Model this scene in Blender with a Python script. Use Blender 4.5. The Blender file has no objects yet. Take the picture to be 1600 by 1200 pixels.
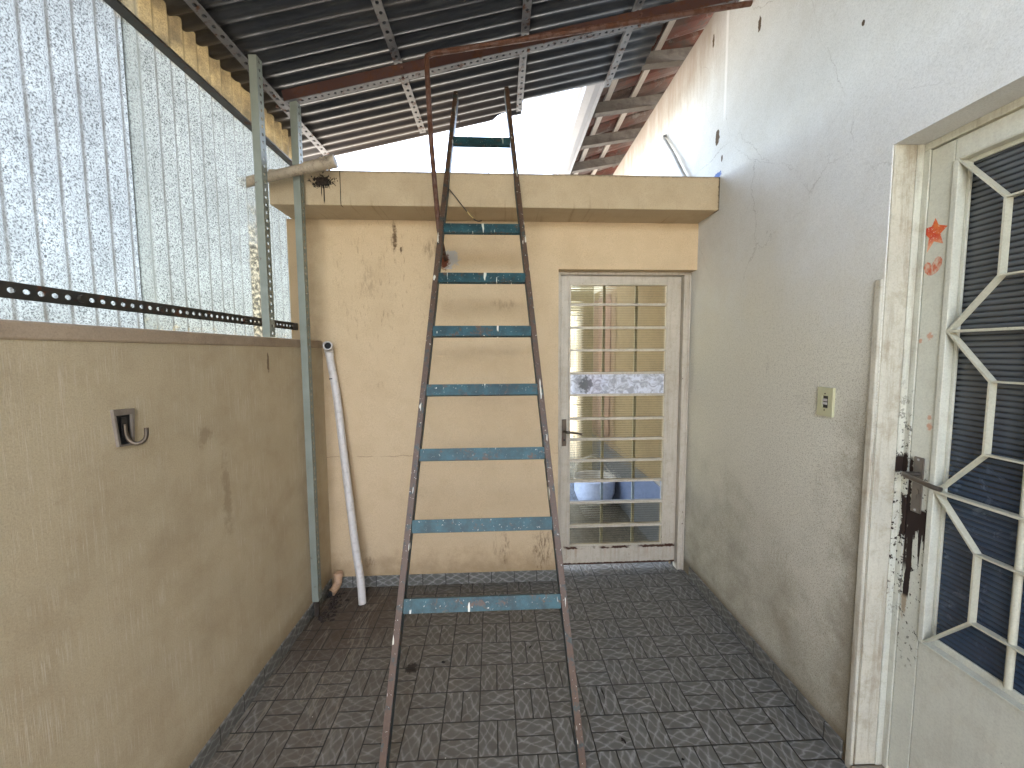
import bpy, bmesh, math, random
from mathutils import Vector, Matrix
random.seed(7)
D = bpy.data
scene = bpy.context.scene
COL = scene.collection
rad = math.radians

# ------------------------------------------------------------------ helpers
XL, XR = -1.0955, 1.2476          # inner faces of the low wall and of the house wall
YB, TH = 2.5434, 0.0247           # far wall: distance at x = 0 and its small turn
CT, ST = math.cos(TH), math.sin(TH)

def T(u, v, z):
    """point on the far wall: u along it, v into it, z up"""
    return Vector((u * CT - v * ST, YB + u * ST + v * CT, z))

def tag(o, label=None, cat=None, group=None, kind=None):
    if label: o['label'] = label
    if cat: o['category'] = cat
    if group: o['group'] = group
    if kind: o['kind'] = kind
    return o

def root(name, loc, label=None, cat=None, group=None, kind=None):
    o = D.objects.new(name, None); COL.objects.link(o); o.location = loc
    o.empty_display_size = 0.1
    return tag(o, label, cat, group, kind)

def world_loc(o):
    v = Vector((0, 0, 0))
    while o is not None:
        v += o.location; o = o.parent
    return v

class MB:
    """collects shapes in world coordinates, builds them as ONE mesh object"""
    def __init__(s): s.v = []; s.f = []
    def add(s, vs, fs):
        n = len(s.v); s.v += [Vector(a) for a in vs]; s.f += [tuple(i + n for i in f) for f in fs]; return s
    def box(s, a, b, fn=None):
        (x0, y0, z0), (x1, y1, z1) = a, b
        vs = [(x0, y0, z0), (x1, y0, z0), (x1, y1, z0), (x0, y1, z0), (x0, y0, z1), (x1, y0, z1), (x1, y1, z1), (x0, y1, z1)]
        if fn: vs = [fn(*q) for q in vs]
        return s.add(vs, [(3, 2, 1, 0), (4, 5, 6, 7), (0, 1, 5, 4), (1, 2, 6, 5), (2, 3, 7, 6), (3, 0, 4, 7)])
    def beam(s, p, q, a, b, oa=0.0, ob=0.0):
        """box from p to q; cross-section spans vectors a and b from the line"""
        p, q, a, b = map(Vector, (p, q, a, b))
        vs = [p, p + a, p + a + b, p + b, q, q + a, q + a + b, q + b]
        return s.add(vs, [(3, 2, 1, 0), (4, 5, 6, 7), (0, 1, 5, 4), (1, 2, 6, 5), (2, 3, 7, 6), (3, 0, 4, 7)])
    def tube(s, pts, r, n=12, cap=True, inner=None):
        pts = [Vector(p) for p in pts]; rs = r if isinstance(r, (list, tuple)) else [r] * len(pts)
        t0 = (pts[1] - pts[0]).normalized()
        up = Vector((0, 0, 1)) if abs(t0.z) < 0.9 else Vector((0, 1, 0))
        a = t0.cross(up).normalized(); rings = []
        base = len(s.v)
        for i, p in enumerate(pts):
            t = (pts[min(i + 1, len(pts) - 1)] - pts[max(i - 1, 0)]).normalized()
            a = (a - t * a.dot(t)).normalized(); b = t.cross(a)
            for k in range(n):
                w = 2 * math.pi * k / n
                s.v.append(p + (a * math.cos(w) + b * math.sin(w)) * rs[i])
        for i in range(len(pts) - 1):
            for k in range(n):
                k2 = (k + 1) % n
                s.f.append((base + i * n + k, base + i * n + k2, base + (i + 1) * n + k2, base + (i + 1) * n + k))
        if cap:
            s.f.append(tuple(base + k for k in range(n))[::-1])
            s.f.append(tuple(base + (len(pts) - 1) * n + k for k in range(n)))
        return s
    def poly(s, pts, off):
        """flat polygon pts given thickness vector off"""
        n = len(pts); off = Vector(off); pts = [Vector(p) for p in pts]
        fs = [tuple(range(n)), tuple(range(2 * n - 1, n - 1, -1))]
        fs += [(i, i + n, (i + 1) % n + n, (i + 1) % n) for i in range(n)]
        return s.add(pts + [p + off for p in pts], fs)
    def perf(s, p, q, w, t, pitch=0.034, hole=(0.008, 0.006), start=0.5, long=1.0):
        """strip from p to q, w = width vector, t = thickness vector, with a row of real round-ended holes"""
        p, q, w, t = map(Vector, (p, q, w, t)); L = (q - p).length; d = (q - p) / L
        n = max(1, int(L / pitch)); cl = L / n
        hw, hh = hole; wl = w.length
        for i in range(n):
            o = p + d * (i * cl)
            jit = 1.0
            cx, cy = cl * 0.5, wl * 0.5; wd = w / wl
            outer = []; inner = []
            for k in range(8):
                an = math.pi / 8 + k * math.pi / 4
                inner.append((cx + hw * jit * math.cos(an), cy + hh * jit * math.sin(an)))
            corners = [(cl, cy), (cl, wl), (cx, wl), (0, wl), (0, cy), (0, 0), (cx, 0), (cl, 0)]
            # outer ring points matched to the 8 hole points
            outer = [(cl, cy * 1.4), (cl * .75, wl), (cl * .25, wl), (0, cy * 1.4), (0, cy * .6), (cl * .25, 0), (cl * .75, 0), (cl, cy * .6)]
            cr = {0: (cl, wl), 2: (0, wl), 4: (0, 0), 6: (cl, 0)}
            P3 = lambda c, tt: o + d * c[0] + wd * c[1] + t * tt
            vs = []
            for tt in (0, 1):
                vs += [P3(c, tt) for c in outer] + [P3(c, tt) for c in inner] + [P3(cr[k], tt) for k in (0, 2, 4, 6)]
            fs = []
            for m, flip in ((0, 1), (20, 0)):
                for k in range(8):
                    k2 = (k + 1) % 8
                    if k in (0, 2, 4, 6):
                        f = (m + k, m + 16 + k // 2, m + k2, m + 8 + k2, m + 8 + k)
                    else:
                        f = (m + k, m + k2, m + 8 + k2, m + 8 + k)
                    fs.append(f[::-1] if flip else f)
            for k in range(8):
                k2 = (k + 1) % 8
                fs.append((8 + k, 8 + k2, 28 + k2, 28 + k))
            fs.append((1, 2, 22, 21)); fs.append((1, 21, 36, 16)); fs.append((2, 17, 37, 22))
            fs.append((5, 6, 26, 25)); fs.append((5, 25, 38, 18)); fs.append((6, 19, 39, 26))
            s.add(vs, fs)
        return s
    def angle(s, p, q, a, b, t=0.0025, pitch=0.034, hole=(0.008, 0.006)):
        """angle iron: perforated leg along a, plain leg along b, corner on the line p-q"""
        a, b = Vector(a), Vector(b); an, bn = a.normalized(), b.normalized()
        s.perf(Vector(p) + bn * 0.0, Vector(q), a, bn * t, pitch, hole)
        s.beam(Vector(p) - an * t, Vector(q) - an * t, an * t, b)
        return s
    def build(s, name, mat, parent=None, smooth=False, loc=None, bevel=0.0, shift=None):
        me = D.meshes.new(name)
        base = world_loc(parent) if parent is not None else Vector(loc or (0, 0, 0))
        me.from_pydata([v - base for v in s.v], [], s.f)
        bm = bmesh.new(); bm.from_mesh(me)
        bmesh.ops.recalc_face_normals(bm, faces=bm.faces); bm.to_mesh(me); bm.free()
        me.materials.append(mat)
        o = D.objects.new(name, me); COL.objects.link(o)
        if parent is not None: o.parent = parent
        else: o.location = base
        if smooth:
            for p in me.polygons: p.use_smooth = True
            md = o.modifiers.new('edge', 'EDGE_SPLIT'); md.split_angle = rad(42)
        if bevel:
            md = o.modifiers.new('bevel', 'BEVEL'); md.width = bevel; md.segments = 2; md.limit_method = 'ANGLE'; md.angle_limit = rad(50)
        return o

def bez(pts, n=8):
    """Catmull-Rom through pts"""
    pts = [Vector(p) for p in pts]; P = [pts[0] * 2 - pts[1]] + pts + [pts[-1] * 2 - pts[-2]]; out = []
    for i in range(1, len(P) - 2):
        for k in range(n):
            t = k / n
            out.append(0.5 * ((2 * P[i]) + (P[i + 1] - P[i - 1]) * t + (2 * P[i - 1] - 5 * P[i] + 4 * P[i + 1] - P[i + 2]) * t * t + (3 * P[i] - P[i - 1] - 3 * P[i + 1] + P[i + 2]) * t ** 3))
    out.append(pts[-1]); return out

# ------------------------------------------------------------------ material helpers
class N:
    def __init__(s, name):
        s.m = D.materials.new(name); s.m.use_nodes = True; s.t = s.m.node_tree; s.n = s.t.nodes; s.l = s.t.links
        s.b = s.n['Principled BSDF']; s.out = s.n['Material Output']
        s._p = None
    def new(s, t, **k):
        n = s.n.new(t)
        for a, b in k.items(): setattr(n, a, b)
        return n
    def put(s, sock, val):
        if hasattr(val, 'is_linked') or isinstance(val, bpy.types.NodeSocket): s.l.new(val, sock)
        elif isinstance(val, (tuple, list)) and len(val) == 3 and sock.type == 'RGBA': sock.default_value = (*val, 1)
        else: sock.default_value = val
    def pos(s):
        if s._p is None: s._p = s.new('ShaderNodeNewGeometry').outputs['Position']
        return s._p
    def xyz(s, v=None):
        n = s.new('ShaderNodeSeparateXYZ'); s.put(n.inputs[0], v or s.pos()); return n.outputs
    def comb(s, x, y, z):
        n = s.new('ShaderNodeCombineXYZ')
        for i, a in enumerate((x, y, z)): s.put(n.inputs[i], a)
        return n.outputs[0]
    def map(s, scale=(1, 1, 1), loc=(0, 0, 0), rot=(0, 0, 0), v=None):
        n = s.new('ShaderNodeMapping'); s.put(n.inputs[0], v or s.pos())
        n.inputs['Location'].default_value = loc; n.inputs['Rotation'].default_value = rot; n.inputs['Scale'].default_value = scale
        return n.outputs[0]
    def noise(s, scale, detail=4, rough=0.6, v=None, dist=0.0, color=False):
        n = s.new('ShaderNodeTexNoise'); s.put(n.inputs['Vector'], v or s.pos())
        n.inputs['Scale'].default_value = scale; n.inputs['Detail'].default_value = detail
        n.inputs['Roughness'].default_value = rough; n.inputs['Distortion'].default_value = dist
        return n.outputs[1 if color else 0]
    def voro(s, scale, v=None, feature='F1', rnd=1.0, out='Distance'):
        n = s.new('ShaderNodeTexVoronoi', feature=feature); s.put(n.inputs['Vector'], v or s.pos())
        n.inputs['Scale'].default_value = scale; n.inputs['Randomness'].default_value = rnd
        return n.outputs[out]
    def ramp(s, val, stops, interp='LINEAR'):
        n = s.new('ShaderNodeValToRGB'); s.put(n.inputs[0], val); cr = n.color_ramp; cr.interpolation = interp
        while len(cr.elements) < len(stops): cr.elements.new(0.5)
        for e, (p, c) in zip(cr.elements, stops):
            e.position = p; e.color = (c, c, c, 1) if isinstance(c, (int, float)) else (*c, 1)
        return n.outputs[0]
    def math(s, op, a, b=None, c=None, clamp=False):
        n = s.new('ShaderNodeMath', operation=op, use_clamp=clamp); s.put(n.inputs[0], a)
        if b is not None: s.put(n.inputs[1], b)
        if c is not None: s.put(n.inputs[2], c)
        return n.outputs[0]
    def mix(s, fac, a, b, mode='MIX'):
        n = s.new('ShaderNodeMix', data_type='RGBA', blend_type=mode); s.put(n.inputs[0], fac); s.put(n.inputs[6], a); s.put(n.inputs[7], b)
        return n.outputs[2]
    def smooth(s, v, a, b):
        n = s.new('ShaderNodeMapRange', interpolation_type='SMOOTHSTEP'); s.put(n.inputs[0], v)
        s.put(n.inputs[1], a); s.put(n.inputs[2], b); n.inputs[3].default_value = 0; n.inputs[4].default_value = 1
        return n.outputs[0]
    def blob(s, cx, cy, cz, rx, ry, rz, wob=0.5, sc=30, edge=0.25):
        """irregular spot on a surface round a point"""
        n = s.new('ShaderNodeMapping', vector_type='TEXTURE'); s.put(n.inputs[0], s.pos())
        n.inputs['Location'].default_value = (cx, cy, cz); n.inputs['Scale'].default_value = (rx, ry, rz)
        l = s.new('ShaderNodeVectorMath', operation='LENGTH'); s.put(l.inputs[0], n.outputs[0])
        d = s.math('ADD', l.outputs['Value'], s.math('MULTIPLY', s.math('SUBTRACT', s.noise(sc, 4, 0.65), 0.5), wob * 4))
        return s.smooth(d, 1 + edge, 1 - edge)
    def scuff(s, *a, sc=(60, 60, 16), rot=(0, 0.45, 0), lo=0.46, hi=0.6):
        return s.math('MULTIPLY', s.blob(*a), s.ramp(s.noise(1, 5, 0.75, v=s.map(sc, rot=rot)), [(lo, 0), (hi, 1)]))
    def maxm(s, *a):
        r = a[0]
        for b in a[1:]: r = s.math('MAXIMUM', r, b)
        return r
    def bump(s, h, strength=0.3, dist=0.01, prev=None):
        n = s.new('ShaderNodeBump'); s.put(n.inputs['Height'], h); n.inputs['Strength'].default_value = strength; n.inputs['Distance'].default_value = dist
        if prev is not None: s.put(n.inputs['Normal'], prev)
        return n.outputs[0]
    def done(s, color=None, rough=None, metal=None, normal=None, spec=None):
        b = s.b
        if color is not None: s.put(b.inputs['Base Color'], color)
        if rough is not None: s.put(b.inputs['Roughness'], rough)
        if metal is not None: s.put(b.inputs['Metallic'], metal)
        if spec is not None: s.put(b.inputs['Specular IOR Level'], spec)
        if normal is not None: s.put(b.inputs['Normal'], normal)
        return s.m

def sc(c, k): return tuple(x * k for x in c)

# --- plain dirty plaster
def plaster(name, base, dark, grime=(0.16, 0.115, 0.07), trowel=0.0, extra=None, bs=0.25, grime_amt=0.35, spots=0.5):
    m = N(name)
    big = m.noise(1.3, 5, 0.6); mid = m.noise(6, 6, 0.65); fine = m.noise(160, 3, 0.6)
    col = m.mix(m.ramp(big, [(0.3, 0), (0.75, 1)]), base, dark)
    col = m.mix(m.math('MULTIPLY', m.ramp(mid, [(0.45, 0), (0.8, 1)]), grime_amt), col, grime)
    spk = m.math('MULTIPLY', m.ramp(m.noise(55, 5, 0.75), [(0.63, 0), (0.74, 1)]), m.ramp(m.noise(3.1, 3, 0.5), [(0.42, 0), (0.62, 1)]))
    col = m.mix(m.math('MULTIPLY', spk, spots), col, sc(grime, 0.8))
    grain = m.ramp(m.noise(240, 4, 0.75), [(0.3, 0.80), (0.5, 1.0), (0.72, 1.12)])
    col = m.mix(1.0, col, grain, 'MULTIPLY')
    h = m.math('MULTIPLY', fine, 0.25)
    if trowel:
        w = m.map((1, 105, 1.6)); st = m.noise(1.0, 4, 0.6, v=w)
        lines = m.smooth(m.math('ABSOLUTE', m.math('SUBTRACT', st, 0.5)), 0.022, 0.0)
        lines = m.math('MULTIPLY', lines, m.ramp(m.noise(7, 3, 0.6, v=m.map((1, 1, 1.6))), [(0.42, 0), (0.65, 1)]))
        col = m.mix(m.math('MULTIPLY', lines, 0.8 * trowel), col, (0.56, 0.49, 0.37))
        h = m.math('ADD', h, m.math('MULTIPLY', lines, 0.5))
        lines2 = m.smooth(m.math('ABSOLUTE', m.math('SUBTRACT', m.noise(1.0, 3, 0.6, v=m.map((1, 80, 1.0), loc=(3, 7, 1))), 0.52)), 0.025, 0.0)
        lines2 = m.math('MULTIPLY', lines2, m.ramp(m.noise(5, 3, 0.6, v=m.map((1, 1, 1.2), loc=(9, 2, 3))), [(0.45, 0), (0.7, 1)]))
        col = m.mix(m.math('MULTIPLY', lines2, 0.35 * trowel), col, sc(grime, 1.3))
    h = m.math('ADD', h, m.math('MULTIPLY', m.noise(28, 4, 0.6), 0.6))
    if extra: col, h = extra(m, col, h)
    return m.done(col, 0.86, 0, m.bump(h, bs, 0.006), 0.25)

def back_extra(m, col, h):
    brown = (0.07, 0.035, 0.015)
    # scuffs and dirty hand marks left by years of use
    for c, r, k in (((-0.645, 2.53, 2.205), (0.016, .2, 0.075), 0.95), ((-0.60, 2.53, 2.13), (0.008, .2, 0.02), 0.9), ((-0.72, 2.53, 2.05), (0.02, .2, 0.06), .45),
                    ((-0.42, 2.53, 2.13), (0.04, .2, 0.06), .5), ((-0.80, 2.52, 1.93), (0.05, .2, 0.08), .3), ((0.02, 2.54, 1.80), (0.06, .2, 0.03), .3),
                    ((0.26, 2.54, 0.20), (0.05, .2, 0.13), .8), ((0.02, 2.54, 0.22), (0.03, .2, 0.09), .6), ((-0.05, 2.54, 0.26), (0.012, .2, 0.07), .55),
                    ((-0.15, 2.54, 0.42), (0.03, .2, 0.02), .5), ((-0.86, 2.52, 0.16), (0.03, .2, 0.035), .6), ((-0.75, 2.53, 1.3), (0.02, .2, 0.03), .35)):
        col = m.mix(m.math('MULTIPLY', m.scuff(*c, *r, 0.5, 30, 0.6), k), col, brown)
    for c, r_ in (((-0.64, 2.53, 2.20), (0.011, .2, 0.06)), ((-0.605, 2.53, 2.125), (0.006, .2, 0.016))):
        col = m.mix(m.math('MULTIPLY', m.blob(*c, *r_, 0.7, 60, .5), .85), col, brown)
    smear = m.ramp(m.noise(1, 5, 0.75, v=m.map((70, 70, 16), rot=(0, 0.6, 0))), [(0.58, 0), (0.74, 1)])
    area = m.blob(-0.72, 2.52, 1.92, 0.30, .4, 0.42, 0.25, 5, 0.5)
    col = m.mix(m.math('MULTIPLY', m.math('MULTIPLY', smear, area), 0.85), col, (0.14, 0.09, 0.05))
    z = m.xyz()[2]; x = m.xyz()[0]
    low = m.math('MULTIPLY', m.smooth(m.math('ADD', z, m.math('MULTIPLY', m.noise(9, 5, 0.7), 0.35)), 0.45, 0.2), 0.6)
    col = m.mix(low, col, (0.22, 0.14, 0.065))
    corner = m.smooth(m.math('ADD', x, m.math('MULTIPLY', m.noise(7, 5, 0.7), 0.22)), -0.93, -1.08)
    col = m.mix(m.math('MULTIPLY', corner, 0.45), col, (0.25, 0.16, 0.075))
    # hairline crack across the render
    zc = m.math('ADD', z, m.math('MULTIPLY', m.noise(14, 5, 0.7), 0.03))
    cr = m.math('MULTIPLY', m.smooth(m.math('ABSOLUTE', m.math('SUBTRACT', zc, 0.868)), 0.0028, 0.0005), m.ramp(m.noise(4, 2), [(0.45, 0), (0.55, 1)]))
    col = m.mix(m.math('MULTIPLY', cr, 0.5), col, brown)
    # chipped plaster round the rusty pipe
    col = m.mix(m.blob(-0.315, 2.535, 2.075, 0.055, .2, 0.06, 0.5, 40, 0.15), col, (0.38, 0.36, 0.33))
    col = m.mix(m.blob(-0.345, 2.535, 2.06, 0.03, .2, 0.045, 0.5, 60, 0.3), col, (0.11, 0.032, 0.014))
    return col, h

def slab_extra(m, col, h):
    x, y, z = m.xyz()
    drip = m.ramp(m.noise(1, 3, 0.6, v=m.map((48, 1, 1.2))), [(0.6, 0), (0.74, 1)])
    lowz = m.smooth(m.math('ADD', z, m.math('MULTIPLY', m.noise(30, 2, v=m.map((1, 1, .02))), 0.12)), 2.44, 2.36)
    col = m.mix(m.math('MULTIPLY', m.math('MULTIPLY', drip, lowz), 0.5), col, (0.17, 0.11, 0.055))
    top = m.smooth(m.math('ADD', z, m.math('MULTIPLY', m.noise(40, 4, 0.7), 0.02)), 2.482, 2.499)
    col = m.mix(m.math('MULTIPLY', top, 0.8), col, (0.08, 0.06, 0.045))
    black = (0.012, 0.01, 0.008)
    ln = m.math('MULTIPLY', m.smooth(m.math('ABSOLUTE', m.math('ADD', x, m.math('ADD', 0.864, m.math('MULTIPLY', m.math('SUBTRACT', m.noise(20), 0.5), 0.006)))), 0.003, 0.0012), m.smooth(y, 2.33, 2.3))
    col = m.mix(ln, col, black)
    st = m.blob(-0.955, 2.28, 2.425, 0.055, .2, 0.030, 0.9, 80, 0.2)
    d1 = m.math('MULTIPLY', m.smooth(m.math('ABSOLUTE', m.math('ADD', x, 0.951)), 0.005, 0.002), m.smooth(z, 2.303, 2.33))
    d1 = m.math('MULTIPLY', d1, m.smooth(z, 2.43, 2.42))
    d2 = m.math('MULTIPLY', m.smooth(m.math('ABSOLUTE', m.math('ADD', x, 0.964)), 0.004, 0.001), m.math('MULTIPLY', m.smooth(z, 2.34, 2.37), m.smooth(z, 2.43, 2.42)))
    col = m.mix(m.math('MULTIPLY', m.maxm(st, d1, d2), m.smooth(y, 2.33, 2.3)), col, black)
    rt = m.math('MULTIPLY', m.smooth(m.math('ADD', x, m.math('MULTIPLY', m.noise(50, 4), 0.02)), 1.245, 1.258), m.smooth(y, 2.4, 2.36))
    col = m.mix(rt, col, (0.03, 0.02, 0.012))
    return col, h

def house_extra(m, col, h):
    x, y, z = m.xyz()
    # hairline cracks in the render
    v = m.mix(0.09, m.map((1, 1, 1), rot=(rad(38), 0, 0)), m.noise(5, 5, 0.7, color=True))
    e = m.voro(2.6, v=m.map((1, 1.0, 0.55), v=v), feature='DISTANCE_TO_EDGE')
    cr = m.math('MULTIPLY', m.smooth(e, 0.0042, 0.001), m.ramp(m.noise(2.2, 3, v=m.map((1, 1, 1), loc=(4, 1, 7))), [(0.45, 0), (0.58, 1)]))
    hi = m.smooth(z, 1.7, 2.0)
    cr = m.math('MULTIPLY', cr, hi)
    col = m.mix(m.math('MULTIPLY', cr, 0.36), col, (0.15, 0.13, 0.11))
    low_beige = m.smooth(m.math('ADD', z, m.math('MULTIPLY', m.noise(1.8, 5, 0.65), 1.0)), 2.75, 1.9)  # warmer beige towards the bottom, cooler white left above
    col = m.mix(m.math('MULTIPLY', low_beige, 0.85), col, (0.60, 0.565, 0.455))
    sm = m.ramp(m.noise(85, 5, 0.8), [(0.50, 0), (0.66, 1)])
    col = m.mix(m.math('MULTIPLY', m.math('MULTIPLY', sm, low_beige), 0.38), col, (0.27, 0.235, 0.165))
    for c, r_, k in (((XR, 1.86, 1.42), (.1, .012, .05), .5), ((XR, 1.62, 1.30), (.1, .05, .02), .3), ((XR, 2.05, .78), (.1, .03, .06), .45), ((XR, 1.95, .72), (.1, .05, .03), .4), ((XR, 1.72, .55), (.1, .10, .10), .45), ((XR, 2.2, .42), (.1, .16, .12), .45), ((XR, 1.52, .95), (.1, .03, .12), .5)):
        col = m.mix(m.math('MULTIPLY', m.scuff(*c, *r_, .6, 14, .6, sc=(95, 95, 40), lo=0.42, hi=0.7), k * 0.75), col, (0.19, 0.16, 0.11))
    # smoky grime on the lower part
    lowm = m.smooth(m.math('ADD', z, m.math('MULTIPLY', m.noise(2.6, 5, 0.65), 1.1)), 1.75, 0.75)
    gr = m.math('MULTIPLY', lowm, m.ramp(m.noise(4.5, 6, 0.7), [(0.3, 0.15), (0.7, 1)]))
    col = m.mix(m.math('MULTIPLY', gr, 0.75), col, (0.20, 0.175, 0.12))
    spk = m.math('MULTIPLY', m.ramp(m.noise(210, 3, 0.7), [(0.52, 0), (0.62, 1)]), m.smooth(z, 2.1, 1.2))
    col = m.mix(m.math('MULTIPLY', spk, 0.55), col, (0.10, 0.085, 0.06))
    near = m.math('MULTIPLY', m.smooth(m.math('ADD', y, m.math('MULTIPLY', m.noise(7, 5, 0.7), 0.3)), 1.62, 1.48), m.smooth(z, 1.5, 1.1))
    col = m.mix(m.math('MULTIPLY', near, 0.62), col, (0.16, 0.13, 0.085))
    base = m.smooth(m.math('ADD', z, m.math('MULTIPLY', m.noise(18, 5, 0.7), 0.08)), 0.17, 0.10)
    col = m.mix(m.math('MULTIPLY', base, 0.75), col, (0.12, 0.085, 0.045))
    # eave shade painted in dirty beige to hold down the bright wall top
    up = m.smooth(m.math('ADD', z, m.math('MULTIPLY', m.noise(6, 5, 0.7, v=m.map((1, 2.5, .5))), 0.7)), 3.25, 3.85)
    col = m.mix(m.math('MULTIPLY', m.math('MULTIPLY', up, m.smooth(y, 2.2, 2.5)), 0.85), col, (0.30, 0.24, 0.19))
    # knocked-out holes
    for c, r in (((XR, 2.382, 2.723), (.1, .022, .042)), ((XR, 2.325, 2.585), (.1, .008, .018)), ((XR, 2.025, 3.06), (.1, .012, .035)), ((XR, 2.46, 3.30), (.1, .010, .035)), ((XR, 1.44, 2.62), (.1, .006, .01))):
        col = m.mix(m.blob(*c, *r, 0.35, 60, 0.12), col, (0.09, 0.06, 0.035))
        h = m.math('SUBTRACT', h, m.math('MULTIPLY', m.blob(*c, *r, 0.35, 60, 0.12), 3.0))
    col = m.mix(m.math('MULTIPLY', m.blob(XR, 2.375, 2.505, .1, .05, .015, 0.5, 50, .2), .9), col, (0.06, 0.13, 0.38))
    # pale drip of paint
    dp = m.math('MULTIPLY', m.smooth(m.math('ABSOLUTE', m.math('SUBTRACT', y, 2.31)), 0.02, 0.004), m.smooth(z, 2.75, 2.85))
    col = m.mix(m.math('MULTIPLY', dp, 0.6), col, (0.8, 0.8, 0.8))
    h = m.math('ADD', h, m.math('MULTIPLY', dp, 1.2))
    return col, h

BEIGE = (0.565, 0.43, 0.272)
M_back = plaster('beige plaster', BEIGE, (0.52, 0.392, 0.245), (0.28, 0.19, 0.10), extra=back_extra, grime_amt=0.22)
M_slab = plaster('beige slab plaster', (0.47, 0.375, 0.25), (0.41, 0.32, 0.205), (0.26, 0.18, 0.10), extra=slab_extra)
def left_extra(m, col, h):
    x, y, z = m.xyz()
    base = m.smooth(m.math('ADD', z, m.math('MULTIPLY', m.noise(14, 5, 0.7), 0.12)), 0.26, 0.12)
    col = m.mix(m.math('MULTIPLY', base, 0.5), col, (0.17, 0.115, 0.05))
    hl = m.math('ADD', z, m.math('MULTIPLY', m.noise(16, 4, .6), 0.008))
    col = m.mix(m.math('MULTIPLY', m.blob(XL, 1.93, 1.46, .1, .008, .05, .6, 50, .3), .8), col, (0.10, 0.06, 0.03))
    col = m.mix(m.math('MULTIPLY', m.blob(XL, 1.60, .95, .1, .02, .12, .8, 30, .6), .35), col, (0.16, 0.10, 0.05))
    col = m.mix(m.math('MULTIPLY', m.blob(XL, 1.50, 1.2, .1, .03, .03, .8, 40, .4), .3), col, (0.16, 0.10, 0.05))
    return col, h
M_left = plaster('stained trowelled plaster', (0.49, 0.405, 0.268), (0.43, 0.35, 0.228), (0.29, 0.205, 0.12), trowel=1.0, extra=left_extra, grime_amt=0.45)
M_cap = plaster('wall cap plaster', (0.40, 0.31, 0.22), (0.31, 0.235, 0.165), (0.17, 0.12, 0.08), grime_amt=0.6, spots=0.9)
M_house = plaster('off white house plaster', (0.63, 0.64, 0.635), (0.56, 0.56, 0.535), (0.36, 0.33, 0.26), extra=house_extra, grime_amt=0.25, bs=0.3)
M_room = plaster('cream room plaster', (0.46, 0.42, 0.28), (0.40, 0.36, 0.24))
M_room2 = plaster('tan side plaster', (0.34, 0.28, 0.19), (0.28, 0.225, 0.15))

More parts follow.
